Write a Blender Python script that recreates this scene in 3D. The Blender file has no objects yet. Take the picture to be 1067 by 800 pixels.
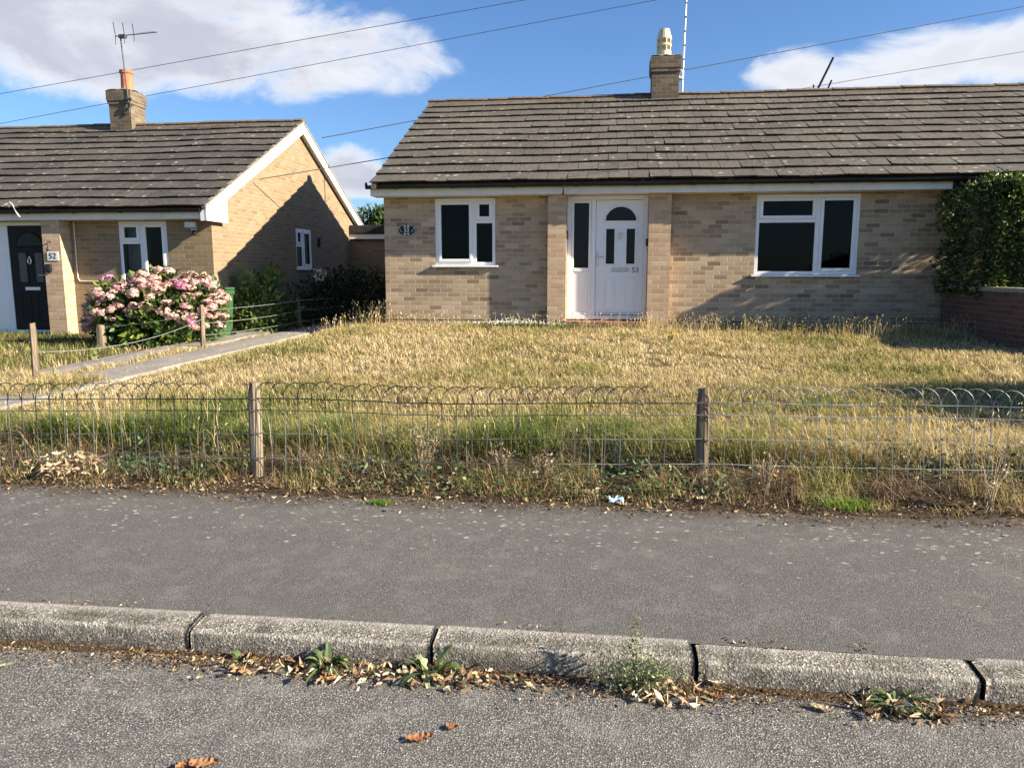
import bpy, bmesh, math, random
import numpy as np
from mathutils import Vector, Matrix, noise as mnoise
random.seed(7); rng = np.random.default_rng(11)
S = bpy.context.scene
COL = S.collection
R = math.radians

# ------------------------------------------------------------------ materials
class NT:
    def __init__(s, name):
        s.m = bpy.data.materials.new(name); s.m.use_nodes = True
        s.t = s.m.node_tree; s.n = s.t.nodes; s.n.clear()
        s.out = s.n.new('ShaderNodeOutputMaterial')
        s.b = s.n.new('ShaderNodeBsdfPrincipled')
        s.t.links.new(s.b.outputs[0], s.out.inputs[0])
    def link(s, a, b): s.t.links.new(a, b)
    def put(s, sock, v):
        if hasattr(v, 'is_output') or isinstance(v, bpy.types.NodeSocket): s.link(v, sock)
        elif isinstance(v, (tuple, list)) and len(v) == 3 and sock.type == 'RGBA': sock.default_value = (*v, 1)
        else: sock.default_value = v
    def bs(s, **k):
        for a, v in k.items(): s.put(s.b.inputs[a.replace('_', ' ')], v)
        return s
    def math(s, op, a, b=0.0, c=0.0, clamp=False):
        n = s.n.new('ShaderNodeMath'); n.operation = op; n.use_clamp = clamp
        s.put(n.inputs[0], a); s.put(n.inputs[1], b); s.put(n.inputs[2], c); return n.outputs[0]
    def coord(s, kind='Object'):
        return s.n.new('ShaderNodeTexCoord').outputs[kind]
    def noise(s, scale, detail=4, rough=.55, vec=None, dist=0, out=0):
        n = s.n.new('ShaderNodeTexNoise'); n.inputs['Scale'].default_value = scale
        n.inputs['Detail'].default_value = detail; n.inputs['Roughness'].default_value = rough
        n.inputs['Distortion'].default_value = dist
        s.link(vec if vec is not None else s.coord(), n.inputs['Vector']); return n.outputs[out]
    def voro(s, scale, vec=None, out='Distance', feat='F1', rnd=1):
        n = s.n.new('ShaderNodeTexVoronoi'); n.inputs['Scale'].default_value = scale; n.feature = feat
        n.inputs['Randomness'].default_value = rnd
        s.link(vec if vec is not None else s.coord(), n.inputs['Vector']); return n.outputs[out]
    def ramp(s, f, stops, interp='LINEAR'):
        n = s.n.new('ShaderNodeValToRGB'); r = n.color_ramp; r.interpolation = interp
        while len(r.elements) > 1: r.elements.remove(r.elements[-1])
        for i, (p, c) in enumerate(stops):
            e = r.elements[0] if i == 0 else r.elements.new(p)
            e.position = p
            e.color = (c, c, c, 1) if isinstance(c, (int, float)) else (*c, 1)
        s.put(n.inputs[0], f); return n.outputs[0]
    def mix(s, f, a, b, mode='MIX'):
        n = s.n.new('ShaderNodeMix'); n.data_type = 'RGBA'; n.blend_type = mode
        s.put(n.inputs[0], f); s.put(n.inputs[6], a); s.put(n.inputs[7], b); return n.outputs[2]
    def sstep(s, v, a, b):
        n = s.n.new('ShaderNodeMapRange'); n.interpolation_type = 'SMOOTHSTEP'
        s.put(n.inputs[0], v); n.inputs[1].default_value = a; n.inputs[2].default_value = b; return n.outputs[0]
    def mapping(s, vec, scale=(1, 1, 1), loc=(0, 0, 0)):
        n = s.n.new('ShaderNodeMapping'); s.link(vec, n.inputs[0]); n.inputs['Scale'].default_value = scale
        n.inputs['Location'].default_value = loc; return n.outputs[0]
    def attr(s, name, out='Fac'):
        n = s.n.new('ShaderNodeAttribute'); n.attribute_name = name; return n.outputs[out]
    def sep(s, vec):
        n = s.n.new('ShaderNodeSeparateXYZ'); s.link(vec, n.inputs[0]); return n.outputs
    def bump(s, h, dist=.01, strength=1):
        n = s.n.new('ShaderNodeBump'); n.inputs['Distance'].default_value = dist; n.inputs['Strength'].default_value = strength
        s.link(h, n.inputs['Height']); s.link(n.outputs[0], s.b.inputs['Normal']); return s

def plain(name, c, rough=.5, spec=.5, metal=0, var=.12, scale=12, bump=0):
    m = NT(name)
    f = m.noise(scale, 5, .6)
    m.bs(Base_Color=m.mix(m.ramp(f, [(.3, 0.), (.7, 1.)]), tuple(x*(1-var) for x in c), tuple(min(1, x*(1+var)) for x in c)),
         Roughness=rough, Specular_IOR_Level=spec, Metallic=metal)
    if bump: m.bump(m.noise(scale*6, 4), bump)
    return m.m

def brick_mat(name, cols, mortar, stain=.25, dark=(.10, .08, .065)):
    m = NT(name)
    uv = m.coord('UV'); x, y, _ = m.sep(uv)
    wob = m.noise(9, 2, .5, uv)
    v = m.math('DIVIDE', y, .075); row = m.math('FLOOR', v)
    sh = m.math('MULTIPLY', m.math('MODULO', m.math('ABSOLUTE', row), 2.), .5)
    jit = m.n.new('ShaderNodeTexWhiteNoise'); jit.noise_dimensions = '1D'; m.link(row, jit.inputs['W'])
    u = m.math('ADD', m.math('ADD', m.math('DIVIDE', x, .225), sh), m.math('MULTIPLY', jit.outputs[0], .08))
    col = m.math('FLOOR', u)
    fu = m.math('FRACT', u); fv = m.math('FRACT', v)
    du = m.math('MULTIPLY', m.math('MINIMUM', fu, m.math('SUBTRACT', 1., fu)), .225)
    dv = m.math('MULTIPLY', m.math('MINIMUM', fv, m.math('SUBTRACT', 1., fv)), .075)
    d = m.math('ADD', m.math('MINIMUM', du, dv), m.math('MULTIPLY', m.math('SUBTRACT', m.noise(60, 2, .5, uv), .5), .005))
    brick = m.sstep(d, .0035, .0075)
    cv = m.n.new('ShaderNodeCombineXYZ'); m.link(col, cv.inputs[0]); m.link(row, cv.inputs[1])
    wn = m.n.new('ShaderNodeTexWhiteNoise'); wn.noise_dimensions = '2D'; m.link(cv.outputs[0], wn.inputs['Vector'])
    c = m.ramp(wn.outputs[0], [(i/(len(cols)-1), k) for i, k in enumerate(cols)])
    c = m.mix(m.math('MULTIPLY', m.noise(38, 5, .65, uv), .5), c, (.2, .14, .09), 'SOFT_LIGHT')
    mo = m.mix(m.noise(5, 4, .6, uv), mortar, tuple(k*.72 for k in mortar))
    c = m.mix(brick, mo, c)
    st = m.ramp(m.noise(1.1, 6, .65, uv, .6), [(.48, 0.), (.75, 1.)])
    c = m.mix(m.math('MULTIPLY', st, stain), c, dark)
    m.bs(Base_Color=c, Roughness=.92, Specular_IOR_Level=.2)
    m.bump(m.math('ADD', m.math('MULTIPLY', brick, 1.), m.math('MULTIPLY', m.noise(160, 4, .6, uv), .5)), .005, .8)
    return m.m

def leaf_mat(name, stops, trans=.3, rough=.5, spec=.4, tcol=1.3):
    m = NT(name)
    c = m.ramp(m.attr('rnd'), stops)
    m.bs(Base_Color=c, Roughness=rough, Specular_IOR_Level=spec)
    tr = m.n.new('ShaderNodeBsdfTranslucent'); m.link(m.mix(1., c, (tcol, tcol, tcol*.8), 'MULTIPLY'), tr.inputs[0])
    mx = m.n.new('ShaderNodeMixShader'); mx.inputs[0].default_value = trans
    m.link(m.b.outputs[0], mx.inputs[1]); m.link(tr.outputs[0], mx.inputs[2]); m.link(mx.outputs[0], m.out.inputs[0])
    return m.m

M = {}
M['brick53'] = brick_mat('buff_brick', [(.235, .172, .115), (.42, .32, .212), (.495, .39, .265), (.335, .248, .162), (.545, .44, .312), (.46, .35, .228), (.30, .215, .14)], (.56, .50, .41), .2)
M['brick52'] = brick_mat('golden_brick', [(.235, .172, .104), (.305, .228, .142), (.275, .205, .125), (.335, .258, .166), (.255, .188, .114)], (.37, .315, .23), .15)
M['brickpier'] = brick_mat('pier_brick', [(.42, .29, .18), (.55, .41, .28), (.47, .33, .21), (.58, .46, .33)], (.55, .47, .38), .10)
M['brickchim'] = brick_mat('chimney_brick', [(.12, .095, .065), (.2, .165, .115), (.15, .115, .08), (.24, .195, .135)], (.24, .21, .165), .85)
M['brickred'] = brick_mat('red_brick', [(.13, .072, .056), (.10, .06, .05), (.16, .09, .068), (.12, .072, .058)], (.2, .165, .14), .4)
M['brickstep'] = brick_mat('step_brick', [(.33, .17, .11), (.38, .22, .15), (.29, .16, .11)], (.40, .33, .27), .2)
M['upvc'] = plain('white_plastic', (.80, .80, .80), .35, .5, 0, .03, 3)
M['fascia'] = plain('cream_paint', (.74, .71, .64), .5, .4, 0, .08, 4)
M['white_barge'] = plain('white_paint', (.82, .81, .79), .5, .4, 0, .03, 4)
M['black_plastic'] = plain('black_plastic', (.012, .012, .013), .4, .4, 0, .3, 10)
M['black_door'] = plain('black_door_paint', (.010, .010, .012), .5, .2, 0, .1, 3)
M['chrome'] = plain('brushed_steel', (.6, .6, .6), .3, .5, 1)
M['alu'] = plain('weathered_aluminium', (.55, .55, .55), .45, .5, .7, .3, 30)
M['rust_metal'] = plain('dull_dark_metal', (.10, .09, .085), .6, .4, .3, .4, 20)
M['terracotta'] = plain('terracotta', (.50, .17, .085), .85, .2, 0, .25, 9, .004)
M['buffpot'] = plain('buff_clay', (.62, .54, .37), .85, .2, 0, .15, 9, .003)
M['dark'] = plain('dark_void', (.012, .012, .012), .9, .1)
M['number_black'] = plain('number_black', (.015, .015, .015), .5)
M['number_grey'] = plain('number_grey', (.10, .10, .11), .35)
M['white_sign'] = plain('white_enamel', (.8, .8, .77), .4)
M['cable'] = plain('grey_cable', (.06, .06, .07), .6)
M['lead'] = plain('felt_roof', (.035, .035, .037), .8, .2, 0, .4, 6)
M['mortar'] = plain('mortar_flaunching', (.30, .28, .23), .95, .1, 0, .5, 25, .01)
M['curtain'] = plain('grey_curtain', (.7, .7, .7), .9, .1, 0, .1, 3)
M['interior'] = plain('unlit_room', (.018, .018, .017), .9, .1)  # near-black: the dimness of the unlit rooms is put into the colour
M['bin'] = plain('green_bin_plastic', (.035, .10, .042), .45, .4, 0, .12, 5)
M['cloth_blue'] = plain('pale_blue_wrapper', (.45, .62, .74), .35, .5, 0, .3, 60)
M['paper'] = plain('white_scrap', (.75, .73, .7), .6)

def glass():
    m = NT('window_glass')
    fr = m.n.new('ShaderNodeFresnel'); fr.inputs[0].default_value = 1.5
    tr = m.n.new('ShaderNodeBsdfTransparent'); tr.inputs[0].default_value = (.72, .75, .75, 1)
    gl = m.n.new('ShaderNodeBsdfGlossy'); gl.inputs['Roughness'].default_value = .02
    gl.inputs[0].default_value = (.16, .17, .18, 1)
    mx = m.n.new('ShaderNodeMixShader'); m.link(fr.outputs[0], mx.inputs[0]); m.link(tr.outputs[0], mx.inputs[1]); m.link(gl.outputs[0], mx.inputs[2])
    m.link(mx.outputs[0], m.out.inputs[0]); return m.m
M['glass'] = glass()
def rain_glass():
    m = NT('obscure_glass')
    m.bs(Base_Color=(.008, .010, .011), Roughness=.15, Specular_IOR_Level=.22)
    m.bump(m.noise(55, 3, .6, m.mapping(m.coord(), (1, 1, .35))), .004, .7); return m.m
M['rain'] = rain_glass()

def asphalt(name, base, light, darkc, vs, spots, seamy):
    m = NT(name); o = m.coord()
    cell = m.voro(vs, o, 'Color'); g = m.sep(cell)[0]
    dist = m.voro(vs, o)
    c = m.ramp(g, [(0., darkc), (.35, base), (.72, base), (.93, light), (1., tuple(k*1.35 for k in light))])
    c = m.mix(m.sstep(dist, .30, .62), c, darkc)
    big = m.noise(1.3, 6, .62, o, .4)
    c = m.mix(m.math('MULTIPLY', m.ramp(big, [(.35, 0.), (.7, 1.)]), .5), c, tuple(k*.62 for k in base))
    mid = m.noise(7, 5, .6, o)
    c = m.mix(m.math('MULTIPLY', m.ramp(mid, [(.5, 0.), (.75, 1.)]), .25), c, light)
    if spots:
        x, y, z = m.sep(o)
        warp = m.mapping(m.coord(), (.75, 1.15, 1))
        warp = m.mix(.035, warp, m.noise(9, 3, .6, warp, 0, 1)); sd = m.voro(23, warp); sr = m.sep(m.voro(23, warp, 'Color'))[0]
        sd2 = m.math('ADD', sd, m.math('MULTIPLY', m.math('SUBTRACT', m.noise(60, 4, .65), .5), .55))
        dens = m.sstep(y, 3.0, 4.05)
        clump = m.ramp(m.noise(1.7, 3, .6), [(.3, .35), (.65, 1.)])
        thr = m.math('MULTIPLY', m.math('MULTIPLY', m.math('ADD', m.math('POWER', dens, 1.4), .014), clump), 1.45)
        on = m.math('LESS_THAN', sr, thr)
        spot = m.math('MULTIPLY', m.math('SUBTRACT', 1., m.sstep(m.math('ADD', sd2, m.math('MULTIPLY', m.sep(m.voro(23, warp, 'Color'))[2], .12)), .17, .30)), on)
        c = m.mix(m.math('MULTIPLY', spot, m.ramp(m.sep(m.voro(23, warp, 'Color'))[1], [(0., .25), (.6, .6), (1., .9)])), c, (.50, .48, .44))
        # soil stain along the overgrown edge
        ed = m.sstep(m.math('ADD', y, m.math('MULTIPLY', m.math('SUBTRACT', m.noise(3.2, 5, .65), .5), .55)), 3.95, 4.22)
        c = m.mix(m.math('MULTIPLY', ed, .75), c, (.075, .06, .045))
        # fine cracks
        cr = m.voro(1.1, m.mix(.12, o, m.noise(4, 4, .6, o, 0, 1)), 'Distance', 'DISTANCE_TO_EDGE')
        c = m.mix(m.math('MULTIPLY', m.math('SUBTRACT', 1., m.sstep(cr, .0, .005)), .12), c, (.03, .03, .03))
    m.bs(Base_Color=c, Roughness=.9, Specular_IOR_Level=.25)
    h = m.math('ADD', m.math('MULTIPLY', m.math('SUBTRACT', 1., dist), .7), m.noise(vs*1.8, 3, .6, o))
    m.bump(h, seamy, 1.)
    return m.m
M['road'] = asphalt('road_asphalt', (.285, .27, .246), (.53, .50, .455), (.08, .075, .067), 150, False, .0055)
M['pave'] = asphalt('footpath_asphalt', (.185, .175, .16), (.31, .295, .267), (.092, .086, .078), 185, True, .0036)

def concrete(name, base, light, dk, vs):
    m = NT(name); o = m.coord()
    g = m.sep(m.voro(vs, o, 'Color'))[0]
    c = m.ramp(g, [(0., dk), (.32, base), (.7, base), (1., light)])
    c = m.mix(m.math('MULTIPLY', m.ramp(m.noise(4, 6, .7, o, .5), [(.42, 0.), (.66, 1.)]), .72), c, dk)
    geo = m.n.new('ShaderNodeNewGeometry')
    wear = m.ramp(geo.outputs['Pointiness'], [(.505, 0.), (.55, 1.)])
    c = m.mix(m.math('MULTIPLY', wear, .55), c, light)
    m.bs(Base_Color=c, Roughness=.92, Specular_IOR_Level=.2)
    m.bump(m.math('ADD', m.math('MULTIPLY', m.voro(vs, o), .6), m.noise(vs*.5, 6, .72, o)), .006, 1.)
    return m.m
M['kerb'] = concrete('kerb_concrete', (.225, .205, .17), (.60, .56, .48), (.055, .048, .037), 150)
M['path'] = concrete('path_concrete', (.29, .265, .23), (.40, .37, .32), (.19, .17, .145), 60)

def tile_mat(name, base, warm):
    m = NT(name); o = m.coord(); r = m.attr('rnd')
    c = m.ramp(r, [(0., tuple(k*.86 for k in base)), (.5, base), (1., warm)])
    c = m.mix(m.math('MULTIPLY', m.ramp(m.noise(19, 7, .75, o), [(.40, 0.), (.62, 1.)]), .6), c, (.04, .034, .027))
    c = m.mix(m.math('MULTIPLY', m.ramp(m.noise(33, 5, .7, m.mapping(o, (1, 1, 1), (7, 3, 2))), [(.55, 0.), (.68, 1.)]), .55), c, (.27, .245, .20))
    c = m.mix(m.math('MULTIPLY', m.ramp(m.noise(.7, 4, .6, o), [(.4, 0.), (.7, 1.)]), .35), c, (.21, .185, .15))
    sr = m.voro(6.5, o); sc = m.sep(m.voro(6.5, o, 'Color'))
    bl = m.math('ADD', sr, m.math('MULTIPLY', m.math('SUBTRACT', m.noise(40, 4, .65, o), .5), .35))
    lich = m.math('MULTIPLY', m.math('SUBTRACT', 1., m.sstep(bl, .14, .34)), m.math('LESS_THAN', sc[0], .25))
    c = m.mix(m.math('MULTIPLY', lich, .55), c, (.46, .43, .37))
    moss = m.math('MULTIPLY', m.math('SUBTRACT', 1., m.sstep(m.math('ADD', m.voro(10.5, m.mapping(o, (1, 1, 1), (3, 5, 1))), m.math('MULTIPLY', m.noise(30, 3, .6, o), .2)), .22, .36)),
                  m.math('GREATER_THAN', m.sep(m.voro(10.5, m.mapping(o, (1, 1, 1), (3, 5, 1)), 'Color'))[1], .62))
    c = m.mix(m.math('MULTIPLY', moss, .85), c, (.03, .027, .018))
    m.bs(Base_Color=c, Roughness=.95, Specular_IOR_Level=.15)
    m.bump(m.math('ADD', m.noise(90, 4, .6, o), m.math('MULTIPLY', moss, 1.5)), .008, .8)
    return m.m
M['tile53'] = tile_mat('concrete_roof_tile', (.122, .110, .095), (.137, .124, .109))
M['tile52'] = tile_mat('dark_concrete_roof_tile', (.082, .075, .071), (.093, .086, .081))
def ridge_mat():
    m = NT('lichened_ridge'); o = m.coord()
    c = m.ramp(m.noise(14, 6, .7, o), [(.3, (.06, .05, .04)), (.5, (.16, .14, .115)), (.62, (.24, .13, .06)), (.75, (.36, .34, .29))])
    m.bs(Base_Color=c, Roughness=.95, Specular_IOR_Level=.15); m.bump(m.noise(60, 4), .012); return m.m
M['ridge'] = ridge_mat()

def wood():
    m = NT('weathered_timber'); o = m.coord()
    g = m.noise(30, 5, .65, m.mapping(o, (1, 1, .06)), .5)
    c = m.ramp(g, [(.32, (.035, .026, .018)), (.48, (.17, .13, .088)), (.7, (.36, .29, .21))])
    m.bs(Base_Color=c, Roughness=.9, Specular_IOR_Level=.2); m.bump(g, .012); return m.m
M['wood'] = wood()
def wire():
    m = NT('worn_coated_wire'); o = m.coord()
    x, y, z = m.sep(o)
    f = m.math('ADD', m.noise(2.3, 4, .6, o), m.math('ADD', m.math('MULTIPLY', m.sstep(x, .3, 2.2), .3), m.math('MULTIPLY', m.sstep(z, .58, .35), .25)))
    c = m.ramp(f, [(.58, (.014, .022, .017)), (.95, (.24, .25, .24))])
    m.bs(Base_Color=c, Roughness=.5, Specular_IOR_Level=.5, Metallic=.2); return m.m
M['wire'] = wire()

def soil():
    m = NT('dry_turf_soil'); o = m.coord()
    c = m.ramp(m.noise(9, 7, .7, o), [(.3, (.07, .05, .032)), (.5, (.17, .125, .068)), (.68, (.27, .205, .115))])
    c = m.mix(m.math('MULTIPLY', m.ramp(m.noise(1.3, 4, .6, o), [(.4, 0.), (.65, 1.)]), .5), c, (.07, .085, .026))
    x, y, z = m.sep(o)
    c = m.mix(m.math('SUBTRACT', 1., m.sstep(y, 4.6, 4.95)), c, m.ramp(m.noise(30, 6, .7, o), [(.35, (.03, .022, .016)), (.6, (.10, .075, .05)), (.75, (.2, .16, .11))]))  # bare verge dirt, with the shade under the grass edge put into its colour
    m.bs(Base_Color=c, Roughness=1., Specular_IOR_Level=.05); m.bump(m.noise(45, 6, .7, o), .03); return m.m
M['soil'] = soil()
def gsoil():
    m = NT('gutter_dirt'); o = m.coord()
    m.bs(Base_Color=m.ramp(m.noise(130, 5, .7, o), [(.3, (.02, .015, .011)), (.5, (.075, .055, .036)), (.7, (.22, .17, .11))]), Roughness=1., Specular_IOR_Level=.05); m.bump(m.noise(160, 5, .7, o), .01); return m.m
M['gsoil'] = gsoil()
M['ground'] = plain('field_ground', (.13, .125, .055), 1., .05, 0, .4, .2)

STRAW = [(0., (.06, .095, .02)), (.18, (.14, .19, .04)), (.36, (.27, .295, .08)), (.5, (.40, .34, .15)), (.68, (.53, .40, .19)), (.86, (.62, .49, .265)), (1., (.70, .595, .385))]
M['grass'] = leaf_mat('grass_blade', STRAW, .35, .6, .25, 1.1)
M['litter'] = leaf_mat('dead_leaf', [(0., (.05, .03, .018)), (.25, (.13, .075, .038)), (.5, (.28, .18, .095)), (.75, (.50, .38, .24)), (1., (.70, .62, .46))], .15, .75, .2)
M['orange_leaf'] = leaf_mat('orange_leaf', [(0., (.09, .04, .018)), (.45, (.27, .115, .045)), (1., (.46, .27, .14))], .15, .7, .25)
M['weed'] = leaf_mat('weed_leaf', [(0., (.03, .055, .02)), (.5, (.085, .135, .045)), (.8, (.17, .225, .085)), (1., (.36, .39, .21))], .3, .42, .5)
M['weed_pale'] = leaf_mat('pale_weed_leaf', [(0., (.09, .13, .05)), (.5, (.2, .26, .11)), (1., (.42, .44, .27))], .3, .5, .4)
M['bright'] = leaf_mat('fresh_grass', [(0., (.13, .24, .03)), (1., (.34, .46, .09))], .4, .5, .3)
M['hedge'] = leaf_mat('glossy_hedge_leaf', [(0., (.008, .016, .005)), (.45, (.028, .052, .012)), (.75, (.075, .115, .026)), (1., (.26, .29, .08))], .34, .4, .45)
M['shrub'] = leaf_mat('shrub_leaf', [(0., (.025, .055, .014)), (.5, (.09, .155, .035)), (.85, (.21, .29, .07)), (1., (.36, .40, .13))], .4, .45, .4)
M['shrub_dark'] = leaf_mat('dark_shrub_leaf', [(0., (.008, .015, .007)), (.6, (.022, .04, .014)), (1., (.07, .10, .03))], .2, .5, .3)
M['hydleaf'] = leaf_mat('hydrangea_leaf', [(0., (.02, .04, .012)), (.5, (.06, .12, .025)), (.8, (.16, .22, .04)), (1., (.38, .38, .07))], .3, .45, .4)
M['tree'] = leaf_mat('tree_leaf', [(0., (.03, .05, .018)), (.6, (.06, .10, .03)), (1., (.11, .15, .045))], .3, .6, .2)
M['pet_cream'] = leaf_mat('faded_petal', [(0., (.42, .24, .19)), (.4, (.64, .44, .38)), (1., (.74, .58, .51))], .3, .7, .15)
M['pet_pink'] = leaf_mat('pink_petal', [(0., (.46, .22, .21)), (.5, (.66, .40, .39)), (1., (.76, .55, .52))], .3, .7, .15)
M['pet_vivid'] = leaf_mat('vivid_pink_petal', [(0., (.52, .16, .32)), (.5, (.68, .28, .48)), (1., (.78, .46, .62))], .3, .7, .15)
M['pet_white'] = leaf_mat('white_petal', [(0., (.6, .6, .56)), (1., (.85, .85, .82))], .3, .7, .15)
M['pet_yellow'] = leaf_mat('yellow_petal', [(0., (.6, .5, .03)), (1., (.78, .68, .08))], .3, .7, .15)
M['stem'] = leaf_mat('dry_stem', [(0., (.12, .085, .05)), (.5, (.30, .23, .14)), (1., (.52, .43, .29))], .05, .8, .2)

# ------------------------------------------------------------------ mesh building
def setp(o, label=None, cat=None, group=None, kind=None):
    if label: o['label'] = label
    if cat: o['category'] = cat
    if group: o['group'] = group
    if kind: o['kind'] = kind
    return o

def thing(name, label, cat, loc=(0, 0, 0), group=None):
    o = bpy.data.objects.new(name, None); COL.objects.link(o); o.location = loc; o.empty_display_size = .2
    return setp(o, label, cat, group)

def wpos(o):
    v = Vector(o.location)
    while o.parent: o = o.parent; v += Vector(o.location)
    return v

class MB:
    """collects faces in world coordinates, linked as ONE mesh object"""
    def __init__(s): s.v = []; s.f = []; s.uv = []; s.r = []; s.hasuv = False
    def face(s, pts, uv=None, r=.5):
        b = len(s.v); s.v += [tuple(p) for p in pts]; s.r += [r]*len(pts)
        s.f.append(tuple(range(b, b+len(pts)))); s.uv.append(uv)
        if uv: s.hasuv = True
    def quad_uv(s, pts, ua, r=.5):
        # planar metre uv: ua = axis index used for u (0 x, 1 y), v = z
        s.face(pts, [(p[ua], p[2]) for p in pts], r)
    def box(s, x0, x1, y0, y1, z0, z1, r=.5):
        P = [(x0, y0, z0), (x1, y0, z0), (x1, y1, z0), (x0, y1, z0), (x0, y0, z1), (x1, y0, z1), (x1, y1, z1), (x0, y1, z1)]
        for f, ax in (((0, 1, 5, 4), 0), ((1, 2, 6, 5), 1), ((2, 3, 7, 6), 0), ((3, 0, 4, 7), 1)):
            q = [P[i] for i in f]; s.face(q, [(p[ax], p[2]) for p in q], r)
        for f in ((4, 5, 6, 7), (3, 2, 1, 0)):
            q = [P[i] for i in f]; s.face(q, [(p[0], p[1]) for p in q], r)
        return s
    def rbox(s, x0, x1, y0, y1, z0, z1, b=.006):
        """box with chamfered front/side edges"""
        bm = bmesh.new(); bmesh.ops.create_cube(bm, size=1)
        for v in bm.verts: v.co = Vector(((x0+x1)/2+v.co.x*(x1-x0), (y0+y1)/2+v.co.y*(y1-y0), (z0+z1)/2+v.co.z*(z1-z0)))
        b = min(b, .45*min(x1-x0, y1-y0, z1-z0))
        bmesh.ops.bevel(bm, geom=bm.edges[:], offset=b, segments=2, affect='EDGES', profile=.5)
        for f in bm.faces: s.face([v.co[:] for v in f.verts])
        bm.free(); return s
    def tube(s, pts, rad, n=6, r=.5, caps=True):
        pts = [Vector(p) for p in pts]; rings = []
        for i, p in enumerate(pts):
            d = (pts[min(i+1, len(pts)-1)] - pts[max(i-1, 0)]).normalized()
            a = d.orthogonal().normalized() if abs(d.z) > .9 else d.cross(Vector((0, 0, 1))).normalized()
            c = d.cross(a); q = rad[i] if isinstance(rad, (list, tuple)) else rad
            rings.append([p + (a*math.cos(2*math.pi*k/n) + c*math.sin(2*math.pi*k/n))*q for k in range(n)])
        b = len(s.v)
        for rg in rings: s.v += [tuple(x) for x in rg]; s.r += [r]*n
        for i in range(len(rings)-1):
            for k in range(n):
                s.f.append((b+i*n+k, b+i*n+(k+1) % n, b+(i+1)*n+(k+1) % n, b+(i+1)*n+k)); s.uv.append(None)
        if caps:
            s.f.append(tuple(b+k for k in range(n))[::-1]); s.uv.append(None)
            s.f.append(tuple(b+(len(rings)-1)*n+k for k in range(n))); s.uv.append(None)
        return s
    def lathe(s, prof, cx, cy, n=20, wob=0):
        rings = []
        for (q, z) in prof:
            rings.append([(cx+(q+random.uniform(-wob, wob))*math.cos(2*math.pi*k/n), cy+(q+random.uniform(-wob, wob))*math.sin(2*math.pi*k/n), z) for k in range(n)])
        b = len(s.v)
        for rg in rings: s.v += rg; s.r += [.5]*n
        for i in range(len(rings)-1):
            for k in range(n):
                s.f.append((b+i*n+k, b+i*n+(k+1) % n, b+(i+1)*n+(k+1) % n, b+(i+1)*n+k)); s.uv.append(None)
        s.f.append(tuple(b+k for k in range(n))[::-1]); s.uv.append(None)
        s.f.append(tuple(b+(len(rings)-1)*n+k for k in range(n))); s.uv.append(None)
        return s
    def build(s, name, mat, parent=None, smooth=False, label=None):
        me = bpy.data.meshes.new(name); o = bpy.data.objects.new(name, me); COL.objects.link(o)
        off = Vector((0, 0, 0))
        if parent is not None: o.parent = parent; off = wpos(parent)
        me.from_pydata([tuple(Vector(v)-off) for v in s.v], [], s.f)
        if s.hasuv:
            ul = me.uv_layers.new(name='UVMap'); i = 0; d = []
            for f, uv in zip(s.f, s.uv):
                for k in range(len(f)): d += list(uv[k]) if uv else [0, 0]
            ul.data.foreach_set('uv', d)
        a = me.attributes.new('rnd', 'FLOAT', 'POINT'); a.data.foreach_set('value', s.r)
        me.materials.append(M[mat] if isinstance(mat, str) else mat)
        if smooth: me.polygons.foreach_set('use_smooth', [True]*len(me.polygons))
        me.update()
        if label: o['label'] = label
        return o

def npmesh(name, V, faces_tri, faces_quad, rnd, mat, parent=None):
    """fast mesh from numpy arrays (world coords)"""
    me = bpy.data.meshes.new(name); o = bpy.data.objects.new(name, me); COL.objects.link(o)
    if parent is not None:
        o.parent = parent; V = V - np.array(wpos(parent))
    nt = 0 if faces_tri is None else len(faces_tri); nq = 0 if faces_quad is None else len(faces_quad)
    me.vertices.add(len(V)); me.vertices.foreach_set('co', V.astype(np.float32).ravel())
    loops = np.concatenate([x.ravel() for x in (faces_tri, faces_quad) if x is not None]).astype(np.int32)
    me.loops.add(len(loops)); me.loops.foreach_set('vertex_index', loops)
    starts = np.concatenate([np.arange(nt)*3, nt*3+np.arange(nq)*4]).astype(np.int32)
    me.polygons.add(nt+nq); me.polygons.foreach_set('loop_start', starts)
    a = me.attributes.new('rnd', 'FLOAT', 'POINT'); a.data.foreach_set('value', rnd.astype(np.float32))
    me.materials.append(M[mat] if isinstance(mat, str) else mat)
    me.update(calc_edges=True); me.validate()
    return o

def blades_geo(P, h, w, az, lean, rnd, curl=1.6):
    n = len(P); d = np.stack([np.cos(az), np.sin(az), np.zeros(n)], 1); s = np.stack([-np.sin(az+rng.normal(0, .6, n)), np.cos(az), np.zeros(n)], 1)
    V = np.zeros((n, 5, 3))
    mid = P + d*(h*lean*.35)[:, None]; mid[:, 2] += h*.58
    tip = P + d*(h*lean*curl*.75)[:, None]; tip[:, 2] += h*np.clip(1-.35*lean, .3, 1)
    V[:, 0] = P - s*(w/2)[:, None]; V[:, 1] = P + s*(w/2)[:, None]
    V[:, 2] = mid + s*(w*.38)[:, None]; V[:, 3] = mid - s*(w*.38)[:, None]; V[:, 4] = tip
    b = np.arange(n)[:, None]*5
    return V.reshape(-1, 3), b+np.array([[3, 2, 4]]), b+np.array([[0, 1, 2, 3]]), np.repeat(rnd, 5)

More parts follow.
